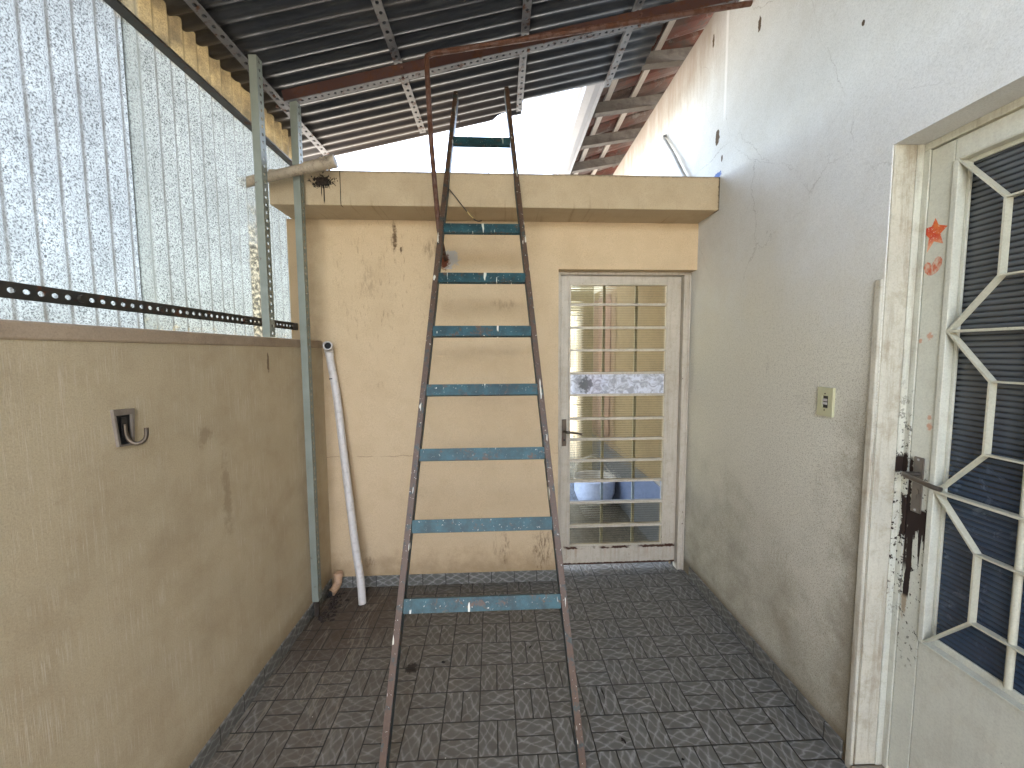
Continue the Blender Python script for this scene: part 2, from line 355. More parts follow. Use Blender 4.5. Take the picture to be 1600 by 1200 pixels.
# --- basket weave patterned floor tile (a print of pale wavy lines on grey)
def tile_mat(name, dirt=True, skirt=False):
    m = N(name)
    P = m.map((1, 1, 1), loc=(0, 0, 0))
    n = m.new('ShaderNodeMapping', vector_type='TEXTURE'); m.put(n.inputs[0], P)
    n.inputs['Location'].default_value = (-0.3935, 1.386, 0); n.inputs['Rotation'].default_value = (0, 0, 0.022); n.inputs['Scale'].default_value = (0.1485, 0.1485, 0.1485)
    x, y, z = m.xyz(n.outputs[0])
    if skirt:   # pieces laid end to end along the wall foot
        s_ = m.math('ADD', x, y); fx = m.math('FRACT', s_); fy = m.math('MULTIPLY', z, 1.0)
        g = m.smooth(m.math('MINIMUM', fx, m.math('SUBTRACT', 1.0, fx)), 0.022, 0.008)
        tv = m.comb(m.math('MULTIPLY', s_, 1.0), m.math('MULTIPLY', z, 1.7), 0.0)
        par = 0.0; rid = m.math('FLOOR', s_)
    else:
        cx, cy = m.math('FLOOR', x), m.math('FLOOR', y)
        fx, fy = m.math('FRACT', x), m.math('FRACT', y)
        par = m.math('PINGPONG', m.math('ADD', cx, cy), 1.0)          # 0: two uprights, 1: two lying pieces
        ex = m.math('MINIMUM', fx, m.math('SUBTRACT', 1.0, fx)); ey = m.math('MINIMUM', fy, m.math('SUBTRACT', 1.0, fy))
        mid = m.mix(par, fx, fy); em = m.math('ABSOLUTE', m.math('SUBTRACT', mid, 0.5))
        g = m.smooth(m.math('MINIMUM', m.math('MINIMUM', ex, ey), em), 0.024, 0.009)
        a = m.comb(m.math('MULTIPLY', x, 1.0), m.math('MULTIPLY', y, 1.0), 0.0)
        sx = m.math('ADD', 1.0, m.math('MULTIPLY', m.math('SUBTRACT', 1.0, par), 0.75)); sy = m.math('ADD', 1.0, m.math('MULTIPLY', par, 0.75))
        half = m.math('GREATER_THAN', mid, 0.5)
        rid = m.math('ADD', m.math('MULTIPLY', cx, 3.7), m.math('ADD', m.math('MULTIPLY', cy, 7.3), m.math('MULTIPLY', half, 1.9)))
        tv = m.comb(m.math('MULTIPLY', x, sx), m.math('MULTIPLY', y, sy), rid)
    if skirt: lng, sht = s_, m.math('MULTIPLY', z, 1.0)
    else: lng, sht = m.mix(par, y, x), m.mix(par, x, y)
    rr = m.comb(m.math('MULTIPLY', lng, 1.0), m.math('MULTIPLY', sht, 1.6), m.math('MULTIPLY', rid, 3.1))
    n1 = m.math('MULTIPLY', m.math('SUBTRACT', m.noise(1.7, 3, 0.55, v=rr), 0.5), 1.5)
    n2 = m.math('MULTIPLY', m.math('SUBTRACT', m.noise(1.7, 3, 0.55, v=m.map((1, 1, 1), loc=(7, 3, 2), v=rr)), 0.5), 1.5)
    fa = m.math('FRACT', m.math('ADD', m.math('ADD', m.math('MULTIPLY', sht, 3.6), m.math('MULTIPLY', lng, 1.9)), n1))
    fb = m.math('FRACT', m.math('ADD', m.math('SUBTRACT', m.math('MULTIPLY', sht, 3.6), m.math('MULTIPLY', lng, 1.9)), n2))
    l1 = m.ramp(m.math('ABSOLUTE', m.math('SUBTRACT', fa, 0.5)), [(0.0, 0.85), (0.05, 0.5), (0.16, 0.08), (0.3, 0.0)])
    l2 = m.ramp(m.math('ABSOLUTE', m.math('SUBTRACT', fb, 0.5)), [(0.0, 0.85), (0.05, 0.5), (0.16, 0.08), (0.3, 0.0)])
    web = m.math('MULTIPLY', m.math('ADD', m.maxm(l1, l2), m.math('MULTIPLY', l1, l2), clamp=True), m.ramp(m.noise(3.0, 4, 0.6, v=rr), [(0.3, 0.25), (0.6, 1.0)]))
    base = m.mix(m.noise(1.3, 3, v=tv), (0.088, 0.084, 0.072), (0.128, 0.122, 0.105))
    col = m.mix(m.math('MULTIPLY', web, 0.8), base, (0.34, 0.335, 0.315))
    rough = 0.42
    if dirt:
        X, Y, Z = m.xyz()
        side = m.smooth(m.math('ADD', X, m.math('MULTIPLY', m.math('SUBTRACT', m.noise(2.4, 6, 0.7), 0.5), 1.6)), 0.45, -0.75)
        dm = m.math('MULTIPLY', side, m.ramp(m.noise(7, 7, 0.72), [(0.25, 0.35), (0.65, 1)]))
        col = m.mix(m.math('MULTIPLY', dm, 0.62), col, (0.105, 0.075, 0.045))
        allv = m.ramp(m.noise(11, 7, 0.75), [(0.42, 0), (0.75, 1)])
        col = m.mix(m.math('MULTIPLY', allv, 0.42), col, (0.075, 0.06, 0.04))
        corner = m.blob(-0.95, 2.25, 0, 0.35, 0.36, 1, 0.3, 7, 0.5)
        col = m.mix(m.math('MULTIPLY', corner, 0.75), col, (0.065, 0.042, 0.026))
        # dried dark run of dirt and swept arcs on the left
        sw = m.smooth(m.math('ABSOLUTE', m.math('SUBTRACT', m.noise(1, 3, 0.6, v=m.map((9, 1.3, 1), rot=(0, 0, -0.5))), 0.5)), 0.02, 0.0)
        col = m.mix(m.math('MULTIPLY', m.math('MULTIPLY', sw, m.smooth(X, -0.55, -0.8)), 0.35), col, (0.3, 0.26, 0.2))
        spk = m.ramp(m.noise(70, 4, 0.8), [(0.68, 0), (0.73, 1)])
        col = m.mix(m.math('MULTIPLY', spk, 0.8), col, (0.02, 0.015, 0.01))
        wsp = m.smooth(m.voro(9), 0.035, 0.02)
        col = m.mix(m.math('MULTIPLY', wsp, m.math('MULTIPLY', m.smooth(X, 0.5, 0.0), 0.8)), col, (0.55, 0.52, 0.46))
        stain = m.blob(-0.44, 1.83, 0, 0.03, 0.03, 1, 0.8, 50, 0.3)
        col = m.mix(stain, col, (0.02, 0.014, 0.01))
        rough = m.math('ADD', 0.34, m.math('MULTIPLY', m.math('ADD', dm, allv), 0.3))
    col = m.mix(g, col, (0.022, 0.019, 0.015))
    h = m.math('ADD', m.math('MULTIPLY', g, -1.0), m.math('MULTIPLY', m.noise(60, 3), 0.12))
    return m.done(col, rough, 0, m.bump(h, 0.5, 0.003), 0.4)
M_floor = tile_mat('basket weave tile')
M_skirt = tile_mat('skirting tile', dirt=False, skirt=True)

# --- old cream enamel paint with chips down to dark rust
def enamel(name, base, chips=0.62, rust=(0.05, 0.018, 0.008), extra=None, grime=0.4, streak=0.0):
    m = N(name)
    big = m.noise(3, 5, 0.6)
    col = m.mix(m.ramp(big, [(0.35, 0), (0.7, 1)]), base, sc(base, 0.86))
    g = m.math('MULTIPLY', m.ramp(m.noise(14, 7, 0.72), [(0.5, 0), (0.8, 1)]), grime)
    col = m.mix(g, col, (0.26, 0.20, 0.12))
    if streak:
        sk = m.ramp(m.noise(1, 5, 0.7, v=m.map((45, 45, 3.5))), [(0.48, 0), (0.7, 1)])
        col = m.mix(m.math('MULTIPLY', sk, streak), col, (0.20, 0.14, 0.085))
    gn = m.ramp(m.noise(180, 4, 0.75), [(0.3, 0.85), (0.5, 1.0), (0.7, 1.08)]); col = m.mix(1.0, col, gn, 'MULTIPLY')
    ch = m.ramp(m.noise(38, 6, 0.7), [(chips, 0), (chips + 0.018, 1)])
    if extra: col, ch = extra(m, col, ch)
    col = m.mix(ch, col, rust)
    h = m.math('ADD', m.math('MULTIPLY', ch, -1.0), m.math('MULTIPLY', m.noise(90, 3), 0.15))
    return m.done(col, m.math('ADD', 0.42, m.math('MULTIPLY', ch, 0.4)), 0, m.bump(h, 0.4, 0.0015), 0.4)

def stile_extra(m, col, ch):
    x, y, z = m.xyz()
    # big patch where the paint has rusted away under the lock, with runs down the stile
    yy = m.math('MULTIPLY', m.noise(1, 4, 0.6, v=m.map((1, 70, 4))), 1.0)
    lo = m.math('ADD', 0.90, m.math('MULTIPLY', m.math('SUBTRACT', yy, 0.5), -0.62))
    w = m.math('MULTIPLY', m.smooth(z, lo, m.math('ADD', lo, 0.006)), m.smooth(z, 0.992, 0.984))
    run = m.math('MULTIPLY', m.smooth(m.math('ABSOLUTE', m.math('ADD', y, m.math('ADD', -1.257, m.math('MULTIPLY', m.math('SUBTRACT', m.noise(12), .5), 0.02)))), 0.011, 0.009),
                 m.math('MULTIPLY', m.smooth(z, 0.67, 0.69), m.smooth(z, 0.99, 0.98)))
    edge = m.math('MULTIPLY', m.smooth(m.math('ADD', y, m.math('MULTIPLY', m.noise(45, 5, .7), 0.03)), 1.276, 1.280), m.math('MULTIPLY', m.smooth(z, 0.75, 0.80), m.smooth(z, 1.16, 1.14)))
    spots = m.math('MULTIPLY', m.ramp(m.noise(60, 4, 0.7), [(0.60, 0), (0.62, 1)]), m.math('MULTIPLY', m.smooth(z, 0.35, 0.6), m.smooth(z, 1.15, 1.05)))
    col = m.mix(m.math('MULTIPLY', m.blob(1.347, 1.262, 0.66, .1, .008, .05, .6, 60, .4), .7), col, (0.20, 0.11, 0.04))
    for yy_, zz_, r_ in ((1.225, 1.29, .006), (1.222, 1.262, .008), (1.24, 1.545, .008), (1.27, 1.53, .006)):
        col = m.mix(m.math('MULTIPLY', m.blob(1.347, yy_, zz_, .1, r_, r_ * 1.3, .6, 90, .4), .7), col, (0.5, 0.2, 0.1))
    return col, m.maxm(ch, w, run, edge, spots)

def jamb_extra(m, col, ch):
    x, y, z = m.xyz()
    band = m.math('MULTIPLY', m.smooth(z, 0.5, 0.8), m.smooth(z, 1.5, 1.1))
    sp = m.math('MULTIPLY', m.ramp(m.noise(60, 4, 0.7), [(0.565, 0), (0.585, 1)]), band)
    big = m.math('MULTIPLY', m.ramp(m.noise(26, 5, 0.7), [(0.50, 0), (0.52, 1)]), m.math('MULTIPLY', m.smooth(z, 1.05, 1.10), m.smooth(z, 1.2, 1.15)))
    n2 = m.math('MULTIPLY', m.math('SUBTRACT', m.noise(22, 5, .7), .5), 0.16)
    pt = m.math('MULTIPLY', m.smooth(m.math('ADD', y, m.math('MULTIPLY', n2, .25)), 1.290, 1.287), m.math('MULTIPLY', m.smooth(m.math('ADD', z, n2), 0.86, 0.87), m.smooth(m.math('ADD', z, n2), 1.02, 1.01)))
    hole = m.maxm(m.blob(1.34, 1.288, 1.125, .1, .012, .034, .4, 60, .15), m.blob(1.33, 1.300, 1.105, .1, .010, .010, .4, 60, .15))
    return col, m.maxm(ch, sp, pt, hole)

def far_door_extra(m, col, ch):
    x, y, z = m.xyz()
    n = m.math('MULTIPLY', m.noise(40, 4, .7), 0.02)
    low = m.smooth(m.math('ADD', z, n), 0.066, 0.062)
    r = m.math('MULTIPLY', m.smooth(m.math('ABSOLUTE', m.math('SUBTRACT', m.math('ADD', z, n), 0.172)), 0.012, 0.008), m.ramp(m.noise(9, 2), [(0.42, 0), (0.5, 1)]))
    drip = m.math('MULTIPLY', m.ramp(m.noise(1, 3, 0.6, v=m.map((50, 1, 2))), [(0.56, 0), (0.75, 1)]), m.math('MULTIPLY', m.smooth(z, 0.16, 0.15), m.smooth(z, 0.06, 0.13)))
    col = m.mix(m.math('MULTIPLY', drip, 0.5), col, (0.3, 0.12, 0.05))
    return col, m.maxm(ch, low, r)

CREAM = (0.55, 0.545, 0.455)
M_enamel = enamel('old cream enamel', CREAM, 0.69, grime=0.35, streak=0.12)
M_grille = enamel('cream enamel grille', (0.50, 0.48, 0.37), 0.69)
M_stile = enamel('rusted lock stile enamel', CREAM, 0.70, extra=stile_extra, grime=0.25, rust=(0.016, 0.0065, 0.0035))
M_jamb = enamel('chipped jamb enamel', CREAM, 0.70, extra=jamb_extra, grime=0.55, streak=0.45, rust=(0.018, 0.008, 0.004))
M_fdoor = enamel('far door enamel', (0.50, 0.44, 0.35), 0.675, extra=far_door_extra, grime=0.55, streak=0.3)
M_fframe = enamel('far door frame enamel', (0.50, 0.44, 0.35), 0.68, grime=0.6, streak=0.4)
M_strip = enamel('dirty white trim', (0.50, 0.47, 0.38), 0.74, grime=0.85, streak=0.55)

# --- metals
def metal(name, base, dark, rust=(0.12, 0.045, 0.02), rust_t=0.62, met=0.4, rough=0.5, sc_=18):
    m = N(name)
    col = m.mix(m.noise(9, 5, 0.6), base, dark)
    r = m.ramp(m.noise(sc_, 6, 0.72), [(rust_t - 0.05, 0), (rust_t + 0.05, 1)])
    col = m.mix(r, col, m.mix(m.noise(60, 4), rust, sc(rust, 0.35)))
    return m.done(col, m.math('ADD', rough, m.math('MULTIPLY', r, 0.3)), m.math('MULTIPLY', m.math('SUBTRACT', 1.0, r), met), m.bump(m.noise(70, 4, .7), 0.15, 0.002))
M_galv = metal('galvanised angle iron', (0.34, 0.36, 0.36), (0.22, 0.235, 0.235), rust_t=0.64)
M_galv_dk = metal('weathered dark angle iron', (0.055, 0.052, 0.045), (0.03, 0.028, 0.024), rust_t=0.6)
M_post = metal('grey green painted post', (0.26, 0.285, 0.25), (0.15, 0.16, 0.125), rust_t=0.70, met=0.1)
M_redbeam = metal('red oxide beam', (0.075, 0.026, 0.019), (0.04, 0.018, 0.015), rust_t=0.55, met=0.1, rough=0.65)
M_rust = metal('rusty brown pipe', (0.125, 0.06, 0.04), (0.075, 0.036, 0.026), rust_t=0.5, met=0.1, rough=0.6)
M_purlin = metal('pale perforated purlin', (0.17, 0.17, 0.175), (0.10, 0.10, 0.105), rust_t=0.60, met=0.2)
M_chrome = metal('worn nickel', (0.26, 0.235, 0.21), (0.15, 0.13, 0.115), rust_t=0.72, met=0.9, rough=0.3)
M_tarnish = metal('tarnished brass', (0.14, 0.11, 0.08), (0.07, 0.055, 0.04), rust_t=0.6, met=0.7, rough=0.45)
M_dark = N('dark cavity').done((0.01, 0.009, 0.008), 0.8)

def roof_mat():
    m = N('weathered corrugated roof sheet')
    x, y, z = m.xyz()
    col = m.mix(m.noise(4, 5, 0.65), (0.038, 0.042, 0.050), (0.020, 0.023, 0.028))
    edge = m.math('MULTIPLY', m.smooth(m.math('ADD', y, m.math('MULTIPLY', m.noise(5, 4, .6), 0.3)), 2.55, 2.9), m.smooth(x, 0.3, 0.0))
    col = m.mix(m.math('MULTIPLY', edge, 0.35), col, (0.07, 0.05, 0.045))
    left = m.smooth(m.math('ADD', x, m.math('MULTIPLY', m.noise(6, 5, .7), 0.3)), -0.85, -1.15)
    col = m.mix(m.math('MULTIPLY', left, 0.8), col, (0.05, 0.04, 0.03))
    gr = m.ramp(m.noise(1, 4, 0.7, v=m.map((3, 45, 20))), [(0.5, 0), (0.75, 1)])
    col = m.mix(m.math('MULTIPLY', gr, 0.4), col, (0.13, 0.13, 0.125))
    return m.done(col, m.math('ADD', 0.32, m.math('MULTIPLY', m.noise(20, 3), 0.2)), 0.35, m.bump(m.noise(120, 3), 0.12, 0.002))
M_roof = roof_mat()

# --- ladder
def ladder_mat(name, base, t):
    m = N(name)
    col = m.mix(m.ramp(m.noise(16, 6, 0.7), [(0.36, 0), (0.62, 1)]), base, sc(base, 0.42))
    r = m.ramp(m.noise(24, 7, 0.72), [(t - 0.04, 0), (t + 0.04, 1)])
    col = m.mix(r, col, m.mix(m.noise(70, 4), (0.105, 0.055, 0.030), (0.05, 0.030, 0.018)))
    w1 = m.ramp(m.noise(95, 4, 0.7), [(0.65, 0), (0.68, 1)])
    vs = m.ramp(m.noise(1, 2, 0.4, v=m.map((58, 10, 9))), [(0.69, 0), (0.70, 1)])
    col = m.mix(m.math('MULTIPLY', m.maxm(w1, vs), 0.85), col, (0.62, 0.60, 0.50))
    return m.done(col, 0.55, 0.05, m.bump(m.noise(80, 4), 0.2, 0.002))
M_rung = ladder_mat('chipped blue green paint', (0.016, 0.070, 0.082), 0.60)
M_stl = ladder_mat('rusty ladder stile', (0.045, 0.058, 0.052), 0.43)
M_stl2 = ladder_mat('blue side of ladder stile', (0.03, 0.055, 0.065), 0.58)

# --- plastics
def simple(name, base, rough=0.5, var=0.2, gr=0.3, grc=(0.1, 0.07, 0.04)):
    m = N(name)
    col = m.mix(m.noise(8, 5, 0.6), base, sc(base, 1 - var))
    col = m.mix(m.math('MULTIPLY', m.ramp(m.noise(26, 6, 0.75), [(0.5, 0), (0.72, 1)]), gr), col, grc)
    return m.done(col, rough, 0, m.bump(m.noise(60, 4), 0.1, 0.002))
M_pvc = simple('dirty white plastic pipe', (0.60, 0.56, 0.52), 0.42, 0.12, 0.35)
M_pvc_b = simple('weathered cream drain pipe', (0.40, 0.33, 0.24), 0.6, 0.3, 0.8, (0.09, 0.06, 0.04))
M_elbow = simple('stained orange drain elbow', (0.52, 0.33, 0.20), 0.5, 0.25, 0.6, (0.07, 0.03, 0.015))
M_plate = simple('yellowed switch plate', (0.45, 0.43, 0.27), 0.4, 0.1, 0.15)
M_button = simple('grey rocker', (0.38, 0.36, 0.35), 0.35, 0.05, 0.1)
M_blackp = simple('black plastic', (0.02, 0.016, 0.014), 0.5, 0.2, 0.1)
M_wire = simple('dark wire', (0.03, 0.025, 0.02), 0.5)
M_cable = simple('grey plastic conduit', (0.34, 0.34, 0.33), 0.5)
M_brass = simple('bare copper end', (0.5, 0.38, 0.16), 0.4)
M_wood = N('weathered rafter wood')
_c = M_wood.mix(M_wood.noise(1, 6, 0.75, v=M_wood.map((4, 60, 60))), (0.17, 0.145, 0.12), (0.05, 0.04, 0.033)); _c = M_wood.mix(M_wood.math('MULTIPLY', M_wood.ramp(M_wood.noise(9, 5, .7), [(0.5, 0), (0.65, 1)]), .6), _c, (0.05, 0.035, 0.03)); M_wood = M_wood.done(_c, 0.85)
M_batten = N('pale batten wood')
_c = M_batten.mix(M_batten.noise(1, 6, 0.75, v=M_batten.map((60, 6, 60))), (0.50, 0.44, 0.38), (0.22, 0.18, 0.15)); M_batten = M_batten.done(_c, 0.85)
def terr():
    m = N('underside of clay roof tile')
    x, y, z = m.xyz()
    col = m.mix(m.ramp(m.noise(3.2, 3, 0.5), [(0.4, 0), (0.6, 1)]), (0.115, 0.032, 0.018), (0.10, 0.062, 0.048))
    col = m.mix(m.ramp(m.noise(13, 7, 0.75), [(0.48, 0), (0.62, 1)]), col, (0.07, 0.045, 0.035))
    col = m.mix(m.math('MULTIPLY', m.ramp(m.noise(7, 6, .7, v=m.map((1, 1, 1), loc=(3, 4, 5))), [(0.55, 0), (0.65, 1)]), .7), col, (0.19, 0.17, 0.15))
    return m.done(col, 0.85, 0, m.bump(m.noise(60, 5), 0.3, 0.004))
M_clay = terr()
M_white = simple('white painted gutter', (0.80, 0.80, 0.80), 0.4, 0.04, 0.05)
M_gutter = simple('greyed white gutter paint', (0.22, 0.22, 0.235), 0.5, 0.08, 0.15)
M_conc = simple('dusty concrete', (0.27, 0.22, 0.16), 0.9, 0.3, 0.5, (0.10, 0.07, 0.04))
M_yard = simple('pale yard concrete', (0.42, 0.40, 0.36), 0.9, 0.2, 0.3)
M_bounce_wall = simple('pale bounce wall', (0.62, 0.56, 0.46), 0.9, 0.1, 0.2)
M_leaf = simple('dry dark leaf', (0.02, 0.014, 0.01), 0.8)
M_dirt = simple('damp black dirt', (0.03, 0.02, 0.014), 0.95)
M_blanket = simple('rose brown curtain', (0.42, 0.30, 0.25), 0.9, 0.3, 0.5, (0.2, 0.13, 0.11))
M_low_band = simple('grey blue dado paint', (0.13, 0.145, 0.18), 0.5, 0.1, 0.2)
M_rim = simple('grimy plaster box edge', (0.20, 0.165, 0.13), 0.8, 0.3, 0.5)
M_tub = simple('white plastic tub', (0.72, 0.73, 0.76), 0.35, 0.05, 0.1)

def star_mat():
    m = N('faded red sticker')
    col = m.mix(m.ramp(m.noise(35, 4, .6), [(0.4, 0), (0.62, 1)]), (0.50, 0.035, 0.008), (0.60, 0.14, 0.025))
    z = m.xyz()[2]
    col = m.mix(m.math('MULTIPLY', m.smooth(m.math('ADD', z, m.math('MULTIPLY', m.noise(60, 3), 0.03)), 1.875, 1.825), .8), col, (0.66, 0.40, 0.25))
    col = m.mix(m.ramp(m.noise(170, 3, .7), [(0.6, 0), (0.63, 1)]), col, (0.66, 0.5, 0.4))
    return m.done(col, 0.45)
M_star = star_mat()
def heart_mat():
    m = N('worn red heart sticker')
    f = m.ramp(m.noise(1, 4, 0.6, v=m.map((1, 150, 60), rot=(0.5, 0, 0))), [(0.36, 0.15), (0.62, 1)])
    col = m.mix(f, (0.52, 0.44, 0.34), (0.48, 0.09, 0.03))
    return m.done(col, 0.5)
M_heart = heart_mat()

# --- fibreglass sheet: lets light through, mottled with fibres
XP = -1.292
def fibre(name, tint, dirt, seed, tr=0.42):
    m = N(name)
    x, y, z = m.xyz()
    f = m.noise(210, 3, 0.75, v=m.map((1, 1.15, 0.8), loc=(seed, seed, seed)), dist=0.5)
    mott = m.ramp(f, [(0.38, 0.0), (0.46, 0.45), (0.53, 1.0)])
    mott = m.math('MULTIPLY', mott, m.ramp(m.noise(6, 5, 0.65), [(0.3, 0.72), (0.65, 1.0)]))
    # dark dust line in every valley, widened to paint the rib shading too
    ph = m.math('FRACT', m.math('ADD', m.math('DIVIDE', m.math('ADD', y, m.math('MULTIPLY', m.noise(3, 3), 0.008)), 0.0745), 0.30))
    ln = m.smooth(m.math('ABSOLUTE', m.math('SUBTRACT', ph, 0.5)), 0.16, 0.02)
    col = m.mix(0.0, tint, tint)
    c2 = m.mix(mott, sc(tint, 0.13), tint)
    c2 = m.mix(m.math('MULTIPLY', ln, m.ramp(m.noise(20, 4, .7), [(0.3, 0.5), (0.7, 1.0)])), c2, (0.04, 0.036, 0.03))
    up = m.smooth(m.math('ADD', z, m.math('MULTIPLY', m.noise(9, 5, .7), 0.05)), 2.66, 2.72)
    yel = m.mix(m.ramp(m.noise(9, 6, .75), [(.4, 0), (.62, 1)]), (0.20, 0.145, 0.068), (0.075, 0.054, 0.028))
    yel = m.mix(m.math('MULTIPLY', ln, 0.7), yel, (0.04, 0.03, 0.015))
    c2 = m.mix(m.math('MULTIPLY', up, 0.92), c2, m.mix(m.math('MULTIPLY', m.math('SUBTRACT', 1.0, mott), .45), yel, (0.04, 0.03, 0.015)))
    if dirt:
        seam = m.smooth(y, 1.592, 1.582)
        c2 = m.mix(m.math('MULTIPLY', seam, 0.35), c2, (0.10, 0.105, 0.09))
        d = m.blob(XP, 2.205, 1.82, .2, .055, .36, 0.45, 14, .5)
        c2 = m.mix(m.math('MULTIPLY', d, 0.9), c2, m.mix(m.ramp(m.noise(60, 4, .7), [(.45, 0), (.6, 1)]), (0.03, 0.025, 0.015), (0.22, 0.19, 0.13)))
        b = m.math('MULTIPLY', m.smooth(m.math('ADD', z, m.math('MULTIPLY', m.noise(14, 5, .75), 0.2)), 1.75, 1.62), m.ramp(m.noise(30, 4, .7), [(.5, 0), (.62, 1)]))
        c2 = m.mix(m.math('MULTIPLY', b, 0.7), c2, (0.2, 0.13, 0.03))
    t = m.new('ShaderNodeBsdfTranslucent'); m.put(t.inputs['Color'], c2)
    dfx = m.new('ShaderNodeBsdfDiffuse'); m.put(dfx.inputs['Color'], c2)
    gl = m.new('ShaderNodeBsdfGlossy'); gl.inputs['Roughness'].default_value = 0.35
    tp = m.new('ShaderNodeBsdfTransparent'); m.put(tp.inputs['Color'], c2)
    a = m.new('ShaderNodeMixShader'); a.inputs[0].default_value = 0.30; m.l.new(t.outputs[0], a.inputs[1]); m.l.new(dfx.outputs[0], a.inputs[2])
    b2 = m.new('ShaderNodeMixShader'); b2.inputs[0].default_value = tr * 0.35; m.l.new(a.outputs[0], b2.inputs[1]); m.l.new(tp.outputs[0], b2.inputs[2])
    c3 = m.new('ShaderNodeMixShader'); c3.inputs[0].default_value = 0.04; m.l.new(b2.outputs[0], c3.inputs[1]); m.l.new(gl.outputs[0], c3.inputs[2])
    m.l.new(c3.outputs[0], m.out.inputs['Surface'])
    return m.m
M_fibA = fibre('pale blue fibreglass', (0.185, 0.196, 0.192), False, 1.0)
M_fibB = fibre('aged cream fibreglass', (0.178, 0.184, 0.166), True, 5.0)

# --- panes
def pane(name, tint, rib=0.0, frost=0.0, refl=0.25):
    m = N(name)
    x, y, z = m.xyz()
    tp = m.new('ShaderNodeBsdfTransparent'); rf = m.new('ShaderNodeBsdfRefraction'); rf.inputs['IOR'].default_value = 1.12
    gl = m.new('ShaderNodeBsdfGlossy'); gl.inputs['Roughness'].default_value = 0.06
    h = m.math('MULTIPLY', m.math('SINE', m.math('MULTIPLY', z, 2 * math.pi / 0.016)), 1.0)
    if rib:
        nm = m.bump(h, rib, 0.006); m.put(rf.inputs['Normal'], nm); m.put(gl.inputs['Normal'], nm)
    dirt = m.ramp(m.noise(40, 6, 0.75), [(0.4, 1.0), (0.8, 0.75)])
    tn = m.mix(1.0, m.mix(0, tint, tint), dirt, 'MULTIPLY')
    if rib:
        tn = m.mix(1.0, tn, m.ramp(m.math('ADD', m.math('MULTIPLY', h, 0.5), 0.5), [(0.0, 0.72), (0.35, 1.0)]), 'MULTIPLY')
    m.put(tp.inputs[0], tn); m.put(rf.inputs[0], tn)
    rf.inputs['Roughness'].default_value = 0.02 if not frost else 0.35
    a = m.new('ShaderNodeMixShader'); a.inputs[0].default_value = 0.45 if rib else (0.9 if frost else 0.0)
    m.l.new(tp.outputs[0], a.inputs[1]); m.l.new(rf.outputs[0], a.inputs[2]); src = a.outputs[0]
    if frost:
        d = m.new('ShaderNodeBsdfDiffuse')
        m.put(d.inputs[0], m.mix(m.ramp(m.noise(22, 5, .6, dist=1.5), [(0.42, 0), (0.6, 1)]), (0.26, 0.27, 0.32), (0.60, 0.64, 0.74)))
        blb = m.blob(0.565, 2.665, 1.29, .045, .3, .045, .8, 40, .3)
        fc = d.inputs[0].links[0].from_socket; m.put(d.inputs[0], m.mix(blb, fc, (0.05, 0.06, 0.08)))
        b = m.new('ShaderNodeMixShader'); m.put(b.inputs[0], frost); m.l.new(src, b.inputs[1]); m.l.new(d.outputs[0], b.inputs[2]); src = b.outputs[0]
    fr = m.new('ShaderNodeFresnel'); fr.inputs[0].default_value = 1.5
    if rib: m.put(fr.inputs['Normal'], nm)
    c = m.new('ShaderNodeMixShader'); m.put(c.inputs[0], m.math('MULTIPLY', fr.outputs[0], refl * 4, clamp=True)); m.l.new(src, c.inputs[1]); m.l.new(gl.outputs[0], c.inputs[2])
    m.l.new(c.outputs[0], m.out.inputs['Surface'])
    return m.m
M_amber = pane('ribbed amber pane', (0.42, 0.38, 0.28), rib=0.35, refl=0.3)
M_frost = pane('frosted silver pane', (0.8, 0.85, 0.95), frost=0.8, refl=0.3)
M_clear = pane('clear bluish pane', (0.50, 0.58, 0.72), refl=0.25)

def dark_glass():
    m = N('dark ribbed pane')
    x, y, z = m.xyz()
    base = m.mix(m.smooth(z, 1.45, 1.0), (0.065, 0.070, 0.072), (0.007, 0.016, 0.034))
    ph = m.math('FRACT', m.math('DIVIDE', m.math('SUBTRACT', z, 0.570), 0.0165)); rdg = m.ramp(m.math('ABSOLUTE', m.math('SUBTRACT', ph, 0.5)), [(0.0, 1.0), (0.26, 0.85), (0.40, 0.12), (0.5, 0.0)])  # rib shading put into the colour: grooves darker, ridges lighter
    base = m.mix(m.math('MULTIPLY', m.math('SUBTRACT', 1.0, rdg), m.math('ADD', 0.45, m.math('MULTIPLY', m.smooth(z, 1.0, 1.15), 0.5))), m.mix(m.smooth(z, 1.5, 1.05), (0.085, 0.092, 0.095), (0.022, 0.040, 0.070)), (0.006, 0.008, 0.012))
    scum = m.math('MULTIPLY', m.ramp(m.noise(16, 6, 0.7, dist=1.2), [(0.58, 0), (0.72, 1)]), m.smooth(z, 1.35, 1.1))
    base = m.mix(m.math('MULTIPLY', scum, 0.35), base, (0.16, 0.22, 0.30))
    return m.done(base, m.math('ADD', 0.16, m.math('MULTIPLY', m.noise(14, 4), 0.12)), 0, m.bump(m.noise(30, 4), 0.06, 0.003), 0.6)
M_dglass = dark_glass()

# ================================================================== THE SETTING
b = MB()
g = MB().add([(-40, -40, -0.03), (40, -40, -0.03), (40, 40, -0.03), (-40, 40, -0.03)], [(0, 1, 2, 3)]).build('ground', M_yard)
tag(g, 'pale concrete ground around the covered patio', 'ground', kind='structure')
fl = MB().box((XL - 0.15, -2.6, -0.028), (XR + 0.0, 6.0, 0.0)).build('patio_floor', M_floor)
tag(fl, 'grey basket weave patterned tile floor of the patio', 'floor', kind='structure')

